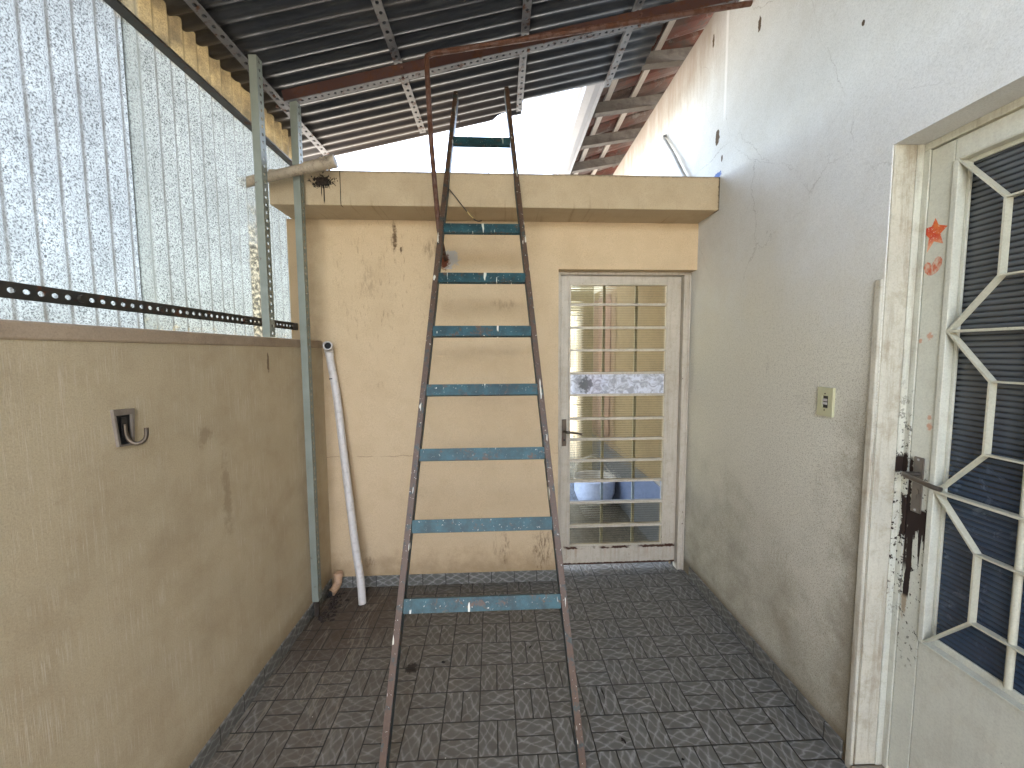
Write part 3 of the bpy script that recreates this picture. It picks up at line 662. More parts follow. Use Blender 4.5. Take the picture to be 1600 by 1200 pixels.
# ---- low wall on the left
lw = root('half_wall', (XL - 0.08, 0.8, 0), 'stained beige plaster half wall under the fibreglass sheets', 'wall')
MB().box((-1.262, -2.6, 0), (XL, 2.515, 1.5352)).build('wall', M_left, lw)
MB().box((-1.266, -2.6, 1.5352), (XL + 0.006, 2.512, 1.579)).build('cap', M_cap, lw, bevel=0.006)
b = MB(); b.box((XL, -2.6, 0.001), (XL + 0.009, 2.50, 0.0728)); b.build('skirting', M_skirt, lw, bevel=0.002)

# ---- far wall with its doorway
bw = root('back_wall', T(-0.3, 0.06, 0), 'beige scuffed plaster wall at the far end, with the glazed door', 'wall')
DU0, DU1, DZ = 0.362, 1.247, 2.018
b = MB()
b.box((-1.276, 0, 0), (DU0, 0.14, 2.303), T)
b.box((DU0, 0, DZ), (DU1, 0.14, 2.303), T)
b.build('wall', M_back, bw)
MB().box((-1.075, -0.009, 0.001), (DU0, 0.0, 0.0728), T).build('skirting', M_skirt, bw, bevel=0.002)

sl = MB().box((-1.247, -0.2365, 2.304), (1.246, 1.0, 2.4884), T).build('concrete_slab', M_slab, loc=T(0, 0.3, 2.304), bevel=0.005)
tag(sl, 'beige rendered concrete slab projecting above the far wall', 'slab')

# ---- the house on the right
hs = root('house', (XR + 0.1, 1.5, 0), 'off white house wall with clay tiled eaves, on the right', 'house')
Y0, Y1, WT = 0.40, 1.302, 0.24     # doorway in the house wall
b = MB()
b.box((XR, Y1, 0), (XR + WT, 7.0, 3.455))
b.box((XR, Y0, 2.151), (XR + WT, Y1, 3.455))
b.box((XR, -3.4, 0), (XR + WT, Y0, 3.455))
b.build('wall', M_house, hs)
b = MB()
b.box((XR + WT, 2.2, 0), (XR + WT + 3, 2.3, 3.4)); b.box((XR + WT + 3, -1.2, 0), (XR + WT + 3.1, 2.3, 3.4)); b.box((XR + WT, -1.2, 0), (XR + WT + 3, -1.1, 3.4)); b.box((XR + WT, -1.1, -0.02), (XR + WT + 3, 2.2, 0.001))
b.build('room_wall', M_room, hs)
MB().box((XR - 0.009, 1.345, 0.001), (XR, 2.555, 0.0728)).build('skirting', M_skirt, hs, bevel=0.002)
b = MB().box((XR - 0.011, 1.300, 0), (XR, 1.325, 1.734)); b.build('trim_strip', M_strip, hs, bevel=0.004)
# plaster return, with a rounded lump at its foot
b = MB().box((XR + 0.004, Y1 - 0.004, 0.03), (XR + 0.092, Y1, 2.1505)); b.build('door_reveal', M_strip, hs)
MB().box((XR - 0.016, Y0 + .002, 0.0012), (XR + 0.23, Y1 - 0.004, 0.029)).build('door_sill', M_conc, hs, bevel=0.006)
# eaves: slope falls to the left of the wall
ES = 0.28
def eave(x, y, dz=0.0): return Vector((x, y, 3.455 - (XR - x) * ES + dz))
EX = 0.70
# tiles as rows of clay channels running down the slope
b = MB(); ty = -3.4; NX = 10
while ty < 7.4:
    prof = [(math.cos(math.pi * k / 6), math.sin(math.pi * k / 6)) for k in range(7)]
    for j in range(NX if True else 0):
        xa = EX + 0.02 + (j) * 0.33; 
        if xa > XR + 2.2: break
        xb = xa + 0.36; lift = 0.105 + random.uniform(-.004, .004); sk = random.uniform(-.006, .006)
        vs = []
        for xx, l in ((xa, lift), (xb, lift + 0.012)):
            for c, s_ in prof: vs.append(eave(xx, ty + 0.105 + sk + c * 0.10, l + 0.055 * s_))
            for c, s_ in prof[::-1]: vs.append(eave(xx, ty + 0.105 + sk + c * 0.086, l + 0.043 * s_))
        n = 14
        fs = [(i, (i + 1) % n, n + (i + 1) % n, n + i) for i in range(n)] + [tuple(range(n))[::-1], tuple(range(n, 2 * n))]
        b.add(vs, fs)
        vs = []
        for xx, l in ((xa, lift), (xb, lift + 0.012)):
            for c, s_ in prof: vs.append(eave(xx, ty + 0.21 + sk + c * 0.10, l + 0.035 - 0.05 * s_))
            for c, s_ in prof[::-1]: vs.append(eave(xx, ty + 0.21 + sk + c * 0.086, l + 0.035 - 0.038 * s_))
        b.add(vs, fs)
    ty += 0.21
roof = b.build('roof', M_clay, hs)
roof['label'] = 'dark red clay roof tiles seen from below'
for k in range(-22, 8):
    yr = 2.87 + 0.49 * k
    if yr < -3.4: continue
    b = MB(); vs = []
    for xx in (EX + 0.03, XR + 2.2):
        for yy in (yr - 0.03, yr + 0.03):
            for dz in (-0.0, 0.078): vs.append(eave(xx, yy - (XR - xx) * 0.25, dz + 0.002))
    b.add(vs, [(0, 1, 3, 2), (4, 6, 7, 5), (0, 4, 5, 1), (2, 3, 7, 6), (0, 2, 6, 4), (1, 5, 7, 3)])
    b.build('rafter', M_wood, hs)
for j, xx in enumerate((0.80, 1.02, 1.19)):
    if j == 2: continue
    b = MB(); vs = []
    for yy in (-3.4, 7.2):
        for x2 in (xx, xx + 0.045):
            for dz in (0.081, 0.102): vs.append(eave(x2, yy, dz))
    b.add(vs, [(0, 1, 3, 2), (4, 6, 7, 5), (0, 4, 5, 1), (2, 3, 7, 6), (0, 2, 6, 4), (1, 5, 7, 3)])
    b.build('batten', M_batten, hs)
b = MB(); z_f = 3.30
b.box((EX - 0.01, -3.4, z_f), (EX + 0.012, 7.3, z_f + 0.13)); b.build('fascia', M_gutter, hs)
b = MB()
gp = [(EX - 0.008, z_f + 0.12), (EX - 0.008, z_f + 0.005), (EX - 0.05, z_f - 0.0), (EX - 0.105, z_f + 0.01), (EX - 0.115, z_f + 0.045), (EX - 0.135, z_f + 0.055), (EX - 0.135, z_f + 0.125)]
b.add([(x, y, z) for x, z in gp for y in (-3.4, 7.3)], [(2 * i, 2 * i + 1, 2 * i + 3, 2 * i + 2) for i in range(len(gp) - 1)])
gu = b.build('gutter', M_gutter, hs); md = gu.modifiers.new('s', 'SOLIDIFY'); md.thickness = 0.003
cd = bez([(XR + 0.02, 3.136, 3.121), (XR - 0.02, 3.12, 3.10), (XR - 0.03, 3.0, 2.98), (XR - 0.035, 2.88, 2.85), (XR - 0.035, 2.76, 2.70), (XR - 0.035, 2.68, 2.60), (XR - 0.04, 2.65, 2.49)])
o = MB().tube(cd, 0.011, 10).build('conduit', M_cable, smooth=True, loc=(XR - .03, 2.9, 2.8))
tag(o, 'bent grey conduit coming out of the house wall above the slab', 'conduit')

# ================================================================== THE DOOR IN THE HOUSE WALL
LX = 1.3476                        # face of the leaf
hd = root('house_door', (LX, 0.86, 0.03), 'cream metal door with geometric grille and dark ribbed glass, rusted at the lock', 'door')
b = MB()
b.box((LX - 0.003, 1.2765, 0.03), (LX + 0.05, Y1 - 0.0045, 2.127)); b.box((LX - 0.003, Y0 + .002, 2.1275), (LX + 0.05, Y1 - 0.0045, 2.1505)); b.box((LX - 0.003, Y0 + .002, 0.03), (LX + 0.05, Y0 + 0.03, 2.127))
b.box((LX - 0.026, 1.2935, 0.03), (LX - 0.0035, Y1 - 0.0045, 2.1495))
b.build('door_frame', M_jamb, hd, bevel=0.003)
LT = 0.035
MB().box((LX, 1.2085, 0.045), (LX + LT, 1.2745, 2.122)).build('lock_stile', M_stile, hd, bevel=0.002)['label'] = 'lock stile with a rusted away patch under the handle'
b = MB()
b.box((LX, Y0 + 0.033, 0.045), (LX + LT, 1.2065, 0.560)); b.build('lower_panel', M_enamel, hd, bevel=0.002)
b = MB(); b.box((LX, Y0 + 0.033, 2.062), (LX + LT, 1.2065, 2.122)); b.build('top_rail', M_enamel, hd, bevel=0.002)
GY0, GY1, GZ0, GZ1 = 0.520, 1.190, 0.568, 2.056
b = MB()
for (ya, yb, za, zb) in ((GY1, 1.2065, 0.5625, 2.060), (Y0 + 0.033, GY0, 0.5625, 2.060), (GY0, GY1, GZ1, 2.060), (GY0, GY1, 0.5625, GZ0)):
    b.box((LX - 0.006, ya, za), (LX + LT, yb, zb))
b.build('glazing_frame', M_enamel, hd, bevel=0.002)
b = MB()
for (ya, yb, za, zb) in ((GY1 - 0.010, GY1, GZ0, GZ1), (GY0, GY0 + .010, GZ0, GZ1), (GY0 + .010, GY1 - 0.010, GZ1 - .012, GZ1), (GY0 + .010, GY1 - 0.010, GZ0, GZ0 + .022)):
    b.box((LX + 0.020, ya, za), (LX + 0.0275, yb, zb))
b.build('glazing_bead', M_enamel, hd, bevel=0.002)
# ribbed glass: real ribs
b = MB(); zz = GZ0 + 0.002; pitch = 0.0165; rows = []
while zz < GZ1:
    for k in range(8):
        rows.append((zz + pitch * k / 8, 0.0042 * abs(math.sin(math.pi * k / 8)) ** 0.8))
    zz += pitch
vs = []; fs = []
for i, (z_, dx) in enumerate(rows):
    if z_ > GZ1 - 0.002: break
    vs += [(LX + 0.033 - dx, GY0 + .001, z_), (LX + 0.033 - dx, GY1 - .001, z_)]
for i in range(len(vs) // 2 - 1): fs.append((2 * i, 2 * i + 1, 2 * i + 3, 2 * i + 2))
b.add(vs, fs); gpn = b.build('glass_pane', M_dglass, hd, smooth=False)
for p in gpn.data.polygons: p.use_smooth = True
# grille: flat bars on edge
def fbar(b, p, q, w=0.0052, x0=LX - 0.0065, x1=LX + 0.0145):
    (ya, za), (yb, zb) = p, q
    d = Vector((0, yb - ya, zb - za)).normalized(); n = Vector((0, -d.z, d.y)) * (w / 2)
    P, Q = Vector((x0, ya, za)), Vector((x0, yb, zb)); X = Vector((x1 - x0, 0, 0))
    b.add([P - n, P + n, Q + n, Q - n, P - n + X, P + n + X, Q + n + X, Q - n + X], [(0, 1, 2, 3), (7, 6, 5, 4), (0, 4, 5, 1), (1, 5, 6, 2), (2, 6, 7, 3), (3, 7, 4, 0)])
gb = MB(); zc = [2.052, 1.557, 1.064, 0.572]; ymid = (GY0 + GY1) / 2
def mir(y): return 2 * ymid - y
for k in range(3):
    zt, zbm = zc[k], zc[k + 1]; zi1 = zt - (0.145 if k == 0 else 0.143); zi2 = zbm + 0.145
    for f in (lambda y: y, mir):
        gb_i = f(1.072)
        fbar(gb, (f(1.188), zt), (gb_i, zi1)); fbar(gb, (gb_i, zi1), (gb_i, zi2)); fbar(gb, (gb_i, zi2), (f(1.188), zbm))
    fbar(gb, (1.072, zi1), (mir(1.072), zi1), x0=LX - 0.006); fbar(gb, (1.072, zi2), (mir(1.072), zi2), x0=LX - 0.006)
    if k < 2: fbar(gb, (1.188, zbm), (mir(1.188), zbm), w=0.0075, x0=LX - 0.0072)
gb.build('grille', M_grille, hd)
MB().tube([(LX + 0.0105, 0.985, 0.593), (LX + 0.0105, 0.985, 2.04)], 0.0085, 12).build('security_rod', M_grille, hd, smooth=True)
# lock plate and lever
b = MB(); b.box((LX - 0.006, 1.226, 0.975), (LX, 1.258, 1.158)); pl = b.build('handle', M_chrome, hd, bevel=0.004)
lv = bez([(LX - 0.004, 1.243, 1.102), (LX - 0.03, 1.243, 1.103), (LX - 0.052, 1.240, 1.104), (LX - 0.060, 1.225, 1.103), (LX - 0.060, 1.19, 1.098), (LX - 0.058, 1.145, 1.092), (LX - 0.052, 1.128, 1.090)], 6)
MB().tube(lv, [0.008] * 12 + [0.0075] * (len(lv) - 12), 12).build('lever', M_chrome, pl, smooth=True)
b = MB().tube([(LX - 0.0085, 1.242, 1.045), (LX - 0.0055, 1.242, 1.045)], 0.009, 14); b.box((LX - 0.0075, 1.240, 1.020), (LX - 0.0055, 1.244, 1.045)); b.build('keyhole', M_chrome, pl)
for zz in (1.150, 0.984): MB().tube([(LX - 0.0078, 1.242, zz), (LX - 0.0055, 1.242, zz)], 0.0035, 10).build('screw', M_button, pl)
star = [(1.249, 1.909), (1.239, 1.886), (1.2125, 1.875), (1.232, 1.857), (1.222, 1.825), (1.249, 1.838), (1.268, 1.808), (1.264, 1.852), (1.274, 1.865), (1.274, 1.885), (1.258, 1.886)]
MB().poly([(LX - 0.0006, y, z) for y, z in star], (-0.0006, 0, 0)).build('star_sticker', M_star, hd)
heart = [(1.2735, 1.762), (1.271, 1.772), (1.264, 1.778), (1.256, 1.774), (1.250, 1.764), (1.246, 1.775), (1.241, 1.784), (1.234, 1.789), (1.227, 1.787), (1.221, 1.778), (1.221, 1.766), (1.226, 1.750), (1.238, 1.738), (1.248, 1.734), (1.258, 1.736), (1.269, 1.747)]
MB().poly([(LX - 0.0006, y, z) for y, z in heart], (-0.0006, 0, 0)).build('heart_sticker', M_heart, hd)

# switch
sw = root('light_switch', (XR, 1.503, 1.307), 'yellowed plastic light switch on the house wall beside the door', 'switch')
b = MB()
x0, x1 = XR - 0.010, XR
ys, zs = [1.468, 1.489, 1.518, 1.540], [1.252, 1.283, 1.330, 1.362]
for i in range(3):
    for j in range(3):
        if i == 1 and j == 1: continue
        b.box((x0, ys[i], zs[j]), (x1, ys[i + 1], zs[j + 1]))
b.build('plate', M_plate, sw)
MB().box((XR - 0.004, 1.4885, 1.2825), (XR - 0.001, 1.5185, 1.3305)).build('socket', M_blackp, sw)
for za in (1.2955, 1.3085): MB().box((XR - 0.009, 1.4965, za), (XR - 0.0045, 1.5165, za + 0.010)).build('rocker', M_button, sw, bevel=0.0015)
for za in (1.275, 1.338): MB().tube([(XR - 0.011, 1.5035, za), (XR - 0.0095, 1.5035, za)], 0.003, 8).build('screw', M_tarnish, sw)

# ================================================================== GLAZED DOOR IN THE FAR WALL
fd = root('glazed_door', T(0.8, 0.12, 0), 'narrow cream metal door with ribbed amber panes in the far wall', 'door')
b = MB()
b.box((DU0, 0.075, 0), (0.392, 0.14, 2.0), T); b.box((1.203, 0.075, 0.0), (1.246, 0.14, 2.0), T); b.box((DU0, 0.075, 2.0), (1.246, 0.14, 2.0178), T)
b.box((1.236, 0.066, 0.0), (1.2465, 0.0745, 2.0), T)
b.build('door_frame', M_fframe, fd, bevel=0.003)
VA, VB = 0.110, 0.142
GU0, GU1, HZ0, HZ1 = 0.450, 1.112, 0.166, 1.950
leafb = MB()
leafb.box((0.396, VA, 0.042), (GU0, VB, 1.996), T); leafb.box((GU1, VA, 0.042), (1.200, VB, 1.996), T)
leafb.box((GU0, VA, HZ1), (GU1, VB, 1.996), T); leafb.box((GU0, VA, 0.042), (GU1, VB, HZ0), T)
leafb.build('door_leaf', M_fdoor, fd, bevel=0.002)
b = MB(); e_ = 0.011
b.box((GU0, VA - 0.006, HZ0), (GU0 + e_, VB + .002, HZ1), T); b.box((GU1 - e_, VA - 0.006, HZ0), (GU1, VB + .002, HZ1), T)
b.box((GU0 + e_, VA - 0.006, HZ1 - e_), (GU1 - e_, VB + .002, HZ1), T); b.box((GU0 + e_, VA - 0.006, HZ0), (GU1 - e_, VB + .002, HZ0 + e_), T)
b.build('glazing_frame', M_fdoor, fd)
zb = [1.954, 1.813, 1.662, 1.514, 1.361, 1.215, 1.055, 0.915, 0.769, 0.627, 0.477, 0.312, 0.171]
for z_ in zb[1:-1]:
    MB().box((GU0 + e_, VA - 0.004, z_ - 0.007), (GU1 - e_, VB, z_ + 0.007), T).build('glazing_bar', M_fdoor, fd)
for i in range(12):
    zt = zb[i] - (0.007 if i else e_ + .004); zl = zb[i + 1] + (0.007 if i < 11 else e_ - .005)
    mt = M_frost if i == 4 else (M_clear if i == 9 else M_amber)
    zt2 = zt; zl2 = zl
    vs = [T(GU0 + e_ + .0005, VA + 0.012, zl2 + .0005), T(GU1 - e_ - .0005, VA + 0.012, zl2 + .0005), T(GU1 - e_ - .0005, VA + 0.012, zt2 - .0005), T(GU0 + e_ + .0005, VA + 0.012, zt2 - .0005)]
    pn = MB().add(vs, [(0, 1, 2, 3)]).build('glass_pane', mt, fd)
    if i == 4: pn['label'] = 'frosted silver pane'
    if i == 9: pn['label'] = 'clear pane replacing a broken one'
for u_ in (0.693, 0.912):
    MB().box((u_ - 0.009, VB + 0.004, HZ0 + .002), (u_ + 0.009, VB + 0.016, HZ1 - .002), T).build('security_bar', M_grille, fd)
b = MB().box((0.405, VA - 0.006, 0.873), (0.436, VA, 1.055), T); pl = b.build('handle', M_tarnish, fd, bevel=0.003)
lv = bez([T(0.421, VA - 0.004, 0.975), T(0.423, VA - 0.03, 0.976), T(0.43, VA - 0.05, 0.976), T(0.455, VA - 0.055, 0.975), T(0.50, VA - 0.052, 0.968), T(0.53, VA - 0.048, 0.962)], 5)
MB().tube(lv, 0.008, 10).build('lever', M_tarnish, pl, smooth=True)
MB().tube([T(0.421, VA - 0.008, 0.915), T(0.421, VA - 0.005, 0.915)], 0.007, 10).build('keyhole', M_dark, pl)

# ---- the room seen through it
rw = root('utility_yard', T(0.9, 2.4, 0), 'cream walled utility yard seen through the glazed door', 'yard walls')
b = MB(); b.box((-1.3, 2.35, 0), (0.80, 2.45, 2.30), T); b.box((0.80, 2.35, 2.0), (1.00, 2.45, 2.30), T); b.box((1.00, 2.35, 0), (1.185, 2.45, 2.30), T)
b.build('wall', M_room, rw)
MB().box((1.187, 0.16, 0), (1.197, 2.34, 2.2), T).build('side_wall', M_room2, rw)
gt = root('barred_gate', T(0.90, 2.40, 0), 'white barred gate seen through the left side of the glazed door', 'gate')
b = MB()
for (a_, c_) in ((0.802, 0.822), (0.978, 0.998)): b.box((a_, 2.37, 0.02), (c_, 2.39, 1.98), T)
for z_ in (0.04, 0.99, 1.96): b.box((0.822, 2.372, z_ - .015), (0.978, 2.388, z_ + .015), T)
b.build('gate_frame', M_white, gt)
for k in range(5):
    u_ = 0.846 + k * 0.027
    MB().tube([T(u_, 2.38, 0.055), T(u_, 2.38, 0.975)], 0.005, 8).build('bar', M_white, gt)
    MB().tube([T(u_, 2.38, 1.005), T(u_, 2.38, 1.945)], 0.005, 8).build('bar', M_white, gt)
# hanging cloth: wavy sheet
b = MB(); vs = []; fs = []; nu, nz = 40, 8
for i in range(nu + 1):
    v_ = 1.62 + 0.62 * i / nu
    for j in range(nz + 1):
        vs.append(T(1.160 + 0.014 * math.sin(i * 0.95 + j * .2), v_, 0.55 + 1.55 * j / nz))
for i in range(nu):
    for j in range(nz): a_ = i * (nz + 1) + j; fs.append((a_, a_ + nz + 1, a_ + nz + 2, a_ + 1))
o = b.add(vs, fs).build('curtain', M_blanket, smooth=True, loc=T(1.16, 1.93, 0.55)); md = o.modifiers.new('s', 'SOLIDIFY'); md.thickness = 0.004
tag(o, 'rose brown cloth hanging on the yard wall behind the glazed door', 'curtain')
# tub: lathe
def lathe(b, c, prof, n=28, fn=None):
    base = len(b.v)
    for r, z in prof:
        for k in range(n):
            w = 2 * math.pi * k / n; b.v.append(Vector((c[0] + r * math.cos(w), c[1] + r * math.sin(w), c[2] + z)))
    for i in range(len(prof) - 1):
        for k in range(n):
            k2 = (k + 1) % n; b.f.append((base + i * n + k, base + i * n + k2, base + (i + 1) * n + k2, base + (i + 1) * n + k))
    return b
MB().box((1.179, 0.17, 0.001), (1.1865, 2.33, 0.50), T).build('low_band', M_low_band, rw)  # darker grey-blue strip along the foot of the yard wall
tb = root('wash_tub', (0.93, 3.95, 0.0), 'round white plastic tub on the floor behind the glazed door', 'tub')
b = lathe(MB(), (0.93, 3.95, 0.0), [(0.001, 0.004), (0.14, 0.0), (0.168, 0.025), (0.20, 0.11), (0.205, 0.24), (0.215, 0.245), (0.211, 0.258), (0.198, 0.25), (0.19, 0.12), (0.15, 0.035), (0.001, 0.028)], 32)
b.build('bowl', M_tub, tb, smooth=True)
b = MB().tube(bez([(0.73, 3.95, 0.25), (0.74, 3.86, 0.42), (0.86, 3.80, 0.50), (0.98, 3.84, 0.42), (1.12, 3.93, 0.25)]), 0.008, 8).build('handle', M_tub, tb, smooth=True)

# ================================================================== CANOPY
cn = root('canopy', (0, 1.0, 2.8), 'dark corrugated lean-to roof on perforated steel angles over the patio', 'canopy')
SL = 0.2243
def beamz(x): return 2.799 + SL * (x + 1.064)
def roofz(x): return beamz(x) + 0.094
def sheet(name, xa, xb, y_end, lift, notch=False):
    b = MB(); RP = 0.0815; ys_ = []; K = 8; i = 0
    amp = 0.0085
    def prof(t):    # rounded ribs with sharper lower edges
        s_ = math.sin(2 * math.pi * t); return amp * (s_ + 0.25 * math.sin(6 * math.pi * t) * 0.5)
    YS0 = -1.0; n = int((y_end - YS0) / RP * K)
    xs = [xa + (xb - xa) * k / (48 if notch else 6) for k in range((48 if notch else 6) + 1)]
    nx = len(xs); vs = []; fs = []
    for j in range(n + 1):
        yy = YS0 + (y_end - YS0) * j / n
        h = prof((yy - 2.395) / RP)
        for x in xs:
            y2 = yy
            if notch and -0.05 < x < 0.085:
                t = min(1, (x + 0.05) / 0.07); lim = y_end - 0.055 * (math.sin(t * math.pi / 2))
                y2 = min(yy, lim)
            vs.append((x, y2, roofz(x) + lift + h))
    for j in range(n):
        for k in range(nx - 1):
            a_ = j * nx + k; fs.append((a_, a_ + 1, a_ + nx + 1, a_ + nx))
    o = b.add(vs, fs).build(name, M_roof, cn)
    for p in o.data.polygons: p.use_smooth = True
    md = o.modifiers.new('s', 'SOLIDIFY'); md.thickness = 0.003; md.offset = 1
    return o
sheet('roof_sheet', -1.46, 0.155, 2.945, 0.0, True)
sheet('roof_sheet', 0.10, 0.93, 2.825, 0.0045)
# main cross beam: red web, paler perforated flange
p, q = Vector((-1.10, 2.2, beamz(-1.10))), Vector((XR - 0.002, 2.2, beamz(XR)))
up = Vector((-SL, 0, 1)).normalized()
bm_ = MB().beam(p, q, Vector((0, 0.003, 0)), up * 0.052).build('main_beam', M_redbeam, cn)
MB().perf(p - up * 0.001, q - up * 0.001, (0, 0.042, 0), -up * 0.003, 0.034, (0.0075, 0.0065)).build('flange', M_purlin, bm_)
for (xp, ya, yb) in ((-1.165, -0.95, 2.86), (-0.515, -0.95, 2.86), (0.135, -0.95, 2.86), (0.715, -0.95, 2.81)):
    z0 = beamz(xp) + 0.054
    b = MB(); b.angle((xp - 0.018, ya, z0), (xp - 0.018, yb, z0), (0.038, 0, 0.0085), (0, 0, 0.026), 0.0025, 0.052, (0.010, 0.0085))
    b.build('purlin', M_purlin, cn)
for xp in (-1.147, -0.497, 0.153, 0.733):
    zq = beamz(xp)
    MB().tube([(xp, 2.221, zq - 0.012), (xp, 2.221, zq - 0.003)], 0.008, 6).build('bolt', M_rust, cn)
    MB().tube([(xp, 2.192, zq + 0.030), (xp, 2.1995, zq + 0.030)], 0.007, 6).build('bolt', M_rust, cn)
# posts
ps = MB()
ps.angle((-1.066, 1.91, 1.5795), (-1.066, 1.91, beamz(-1.1) + 0.02), (0.0, 0.040, 0), (-0.034, 0, 0), 0.003, 0.034, (0.0085, 0.0075))
ps.build('post', M_post, cn)
ps = MB()
ps.angle((-1.043, 2.215, 0.10), (-1.043, 2.215, beamz(-1.05) - 0.004), (0.0, 0.040, 0), (-0.036, 0, 0), 0.003, 0.034, (0.0085, 0.0075))
p2 = ps.build('post', M_post, cn)
MB().box((-1.080, 2.222, 0.001), (-1.052, 2.250, 0.0995)).build('post_foot', M_dirt, p2, bevel=0.008)

# fibreglass wall sheets
XP = -1.292
def fsheet(y0, y1, mat, dx, label):
    b = MB(); vs = []; fs = []; P_ = 0.0745; n = int((y1 - y0) / P_ * 12); nz = 2
    for i in range(n + 1):
        y = y0 + (y1 - y0) * i / n
        t = (y / P_ + 0.30 - 0.5)
        dxx = 0.010 * math.cos(2 * math.pi * t)
        for j in range(nz + 1): vs.append((XP + dx - dxx, y, 1.40 + (2.858 - 1.40) * j / nz))
    for i in range(n):
        for j in range(nz): a_ = i * (nz + 1) + j; fs.append((a_, a_ + nz + 1, a_ + nz + 2, a_ + 1))
    o = b.add(vs, fs).build('fibreglass_sheet', mat, loc=(XP, (y0 + y1) / 2, 1.40))
    for p in o.data.polygons: p.use_smooth = True
    return tag(o, label, 'fibreglass sheet', 'corrugated fibreglass sheets above the half wall')
fsheet(-1.3, 1.520, M_fibA, -0.003, 'bluish white corrugated fibreglass sheet nearest the viewer')
fsheet(1.513, 2.75, M_fibB, 0.003, 'cream grey corrugated fibreglass sheet with mould at its far end')
tr = MB().angle((-1.272, -1.3, 2.640), (-1.272, 2.60, 2.640), (0, 0, 0.042), (0.042, 0, 0), 0.003, 0.034, (0.0085, 0.0075)).build('angle_rail', M_galv_dk, loc=(-1.25, 0.6, 2.64))
tag(tr, 'dark steel angle rail running high across the fibreglass sheets', 'rail')
lb = MB().perf((-1.255, -1.3, 1.645), (-1.255, 2.505, 1.645), (0, 0, 0.043), (0.003, 0, 0), 0.034, (0.0095, 0.0075)).build('perforated_rail', M_galv_dk, loc=(-1.255, 0.6, 1.645))
tag(lb, 'dark perforated flat bar running low across the fibreglass sheets', 'rail')
MB().tube([(-1.25, 2.50, 1.665), (-1.235, 2.50, 1.665)], 0.022, 10).build('bolt', M_galv_dk, lb)
for y_ in (1.255, 1.54, 2.02): MB().tube([(-1.252, y_, 1.667), (-1.243, y_, 1.667)], 0.012, 8).build('bolt', M_galv_dk, lb)

# rusty pipe under the canopy
pp = [(XR + 0.02, 2.1, 3.218), (0.4, 2.1, 3.076), (-0.352 + .03, 2.1, 2.960), (-0.352, 2.1, 2.945), (-0.3535, 2.101, 2.90), (-0.345, 2.14, 2.55), (-0.325, 2.20, 2.16), (-0.318, 2.225, 2.10), (-0.316, 2.27, 2.075), (-0.33, 2.42, 2.075), (-0.335, 2.545, 2.074)]
pts = []
for i in range(len(pp) - 1):
    a_, c_ = Vector(pp[i]), Vector(pp[i + 1]); n = 4
    pts += [a_.lerp(c_, k / n) for k in range(n)]
pts.append(Vector(pp[-1]))
o = MB().tube(pts, 0.0125, 14).build('rusty_pipe', M_rust, smooth=True, loc=(-0.35, 2.1, 2.95))
tag(o, 'long rusty brown pipe crossing under the canopy and bending down to the far wall', 'pipe')

# drain pipes
dp = root('drain_pipe', (-1.15, 2.17, 2.42), 'weathered cream drain pipe with a ribbed collar resting on the slab corner', 'pipe')
A_, B_ = Vector((-1.32, 2.175, 2.372)), Vector((-0.868, 2.175, 2.478)); dd = (B_ - A_).normalized()
MB().tube([A_ + (B_ - A_) * t for t in (0, .33, .66, .82)], 0.0245, 20).build('pipe', M_pvc_b, dp, smooth=True)
cl = [(-0.0, .0285), (.085, .0285), (.086, .033), (.094, .033), (.096, .0295), (.104, .0295), (.106, .034), (.114, .034), (.116, .031), (.155, .031), (.156, .0305)]
s0 = A_ + dd * 0.335
b = MB(); b.tube([s0 + dd * t for t, r in cl], [r for t, r in cl], 22); b.build('collar', M_pvc_b, dp, smooth=True)
# dirty clump clinging under it
b = MB()
for k in range(46):
    c = Vector((-0.955 + random.gauss(0, .024), 2.262 + random.uniform(-.004, .006), 2.424 + random.gauss(0, .016) - 0.0)); r = random.uniform(.003, .0075)
    ps_ = [c + Vector((random.uniform(-1, 1), random.uniform(-.6, .6), random.uniform(-1, 1))).normalized() * r for _ in range(4)]
    b.add(ps_, [(0, 1, 2), (0, 2, 3), (0, 3, 1), (1, 3, 2)])
b.add([(-.99, 2.268, 2.44), (-.92, 2.268, 2.445), (-.93, 2.275, 2.41), (-.98, 2.275, 2.405)], [(0, 1, 2, 3)])
o = b.build('dirt_clump', M_dirt, loc=(-0.955, 2.262, 2.42)); tag(o, 'black dirt clump stuck to the slab edge under the drain pipe', 'dirt')

lp = root('leaning_pipe', (-0.835, 2.32, 0.0), 'long dirty white plastic pipe leaning in the left corner', 'pipe')
pts = bez([(-0.838, 2.325, 0.012), (-0.852, 2.345, 0.15), (-0.885, 2.375, 0.33), (-0.925, 2.41, 0.62), (-0.965, 2.44, 0.95), (-1.0, 2.465, 1.25), (-1.03, 2.475, 1.44), (-1.036, 2.475, 1.49)], 8)
MB().tube(pts, 0.0225, 22).build('pipe', M_pvc, lp, smooth=True)
pts = bez([(-1.036, 2.475, 1.485), (-1.037, 2.470, 1.515), (-1.032, 2.452, 1.535), (-1.022, 2.425, 1.545), (-1.015, 2.40, 1.548)], 6)
n_ = len(pts); b = MB().tube(pts, [0.0245 if i % 6 else 0.0265 for i in range(n_)], 22, cap=False)
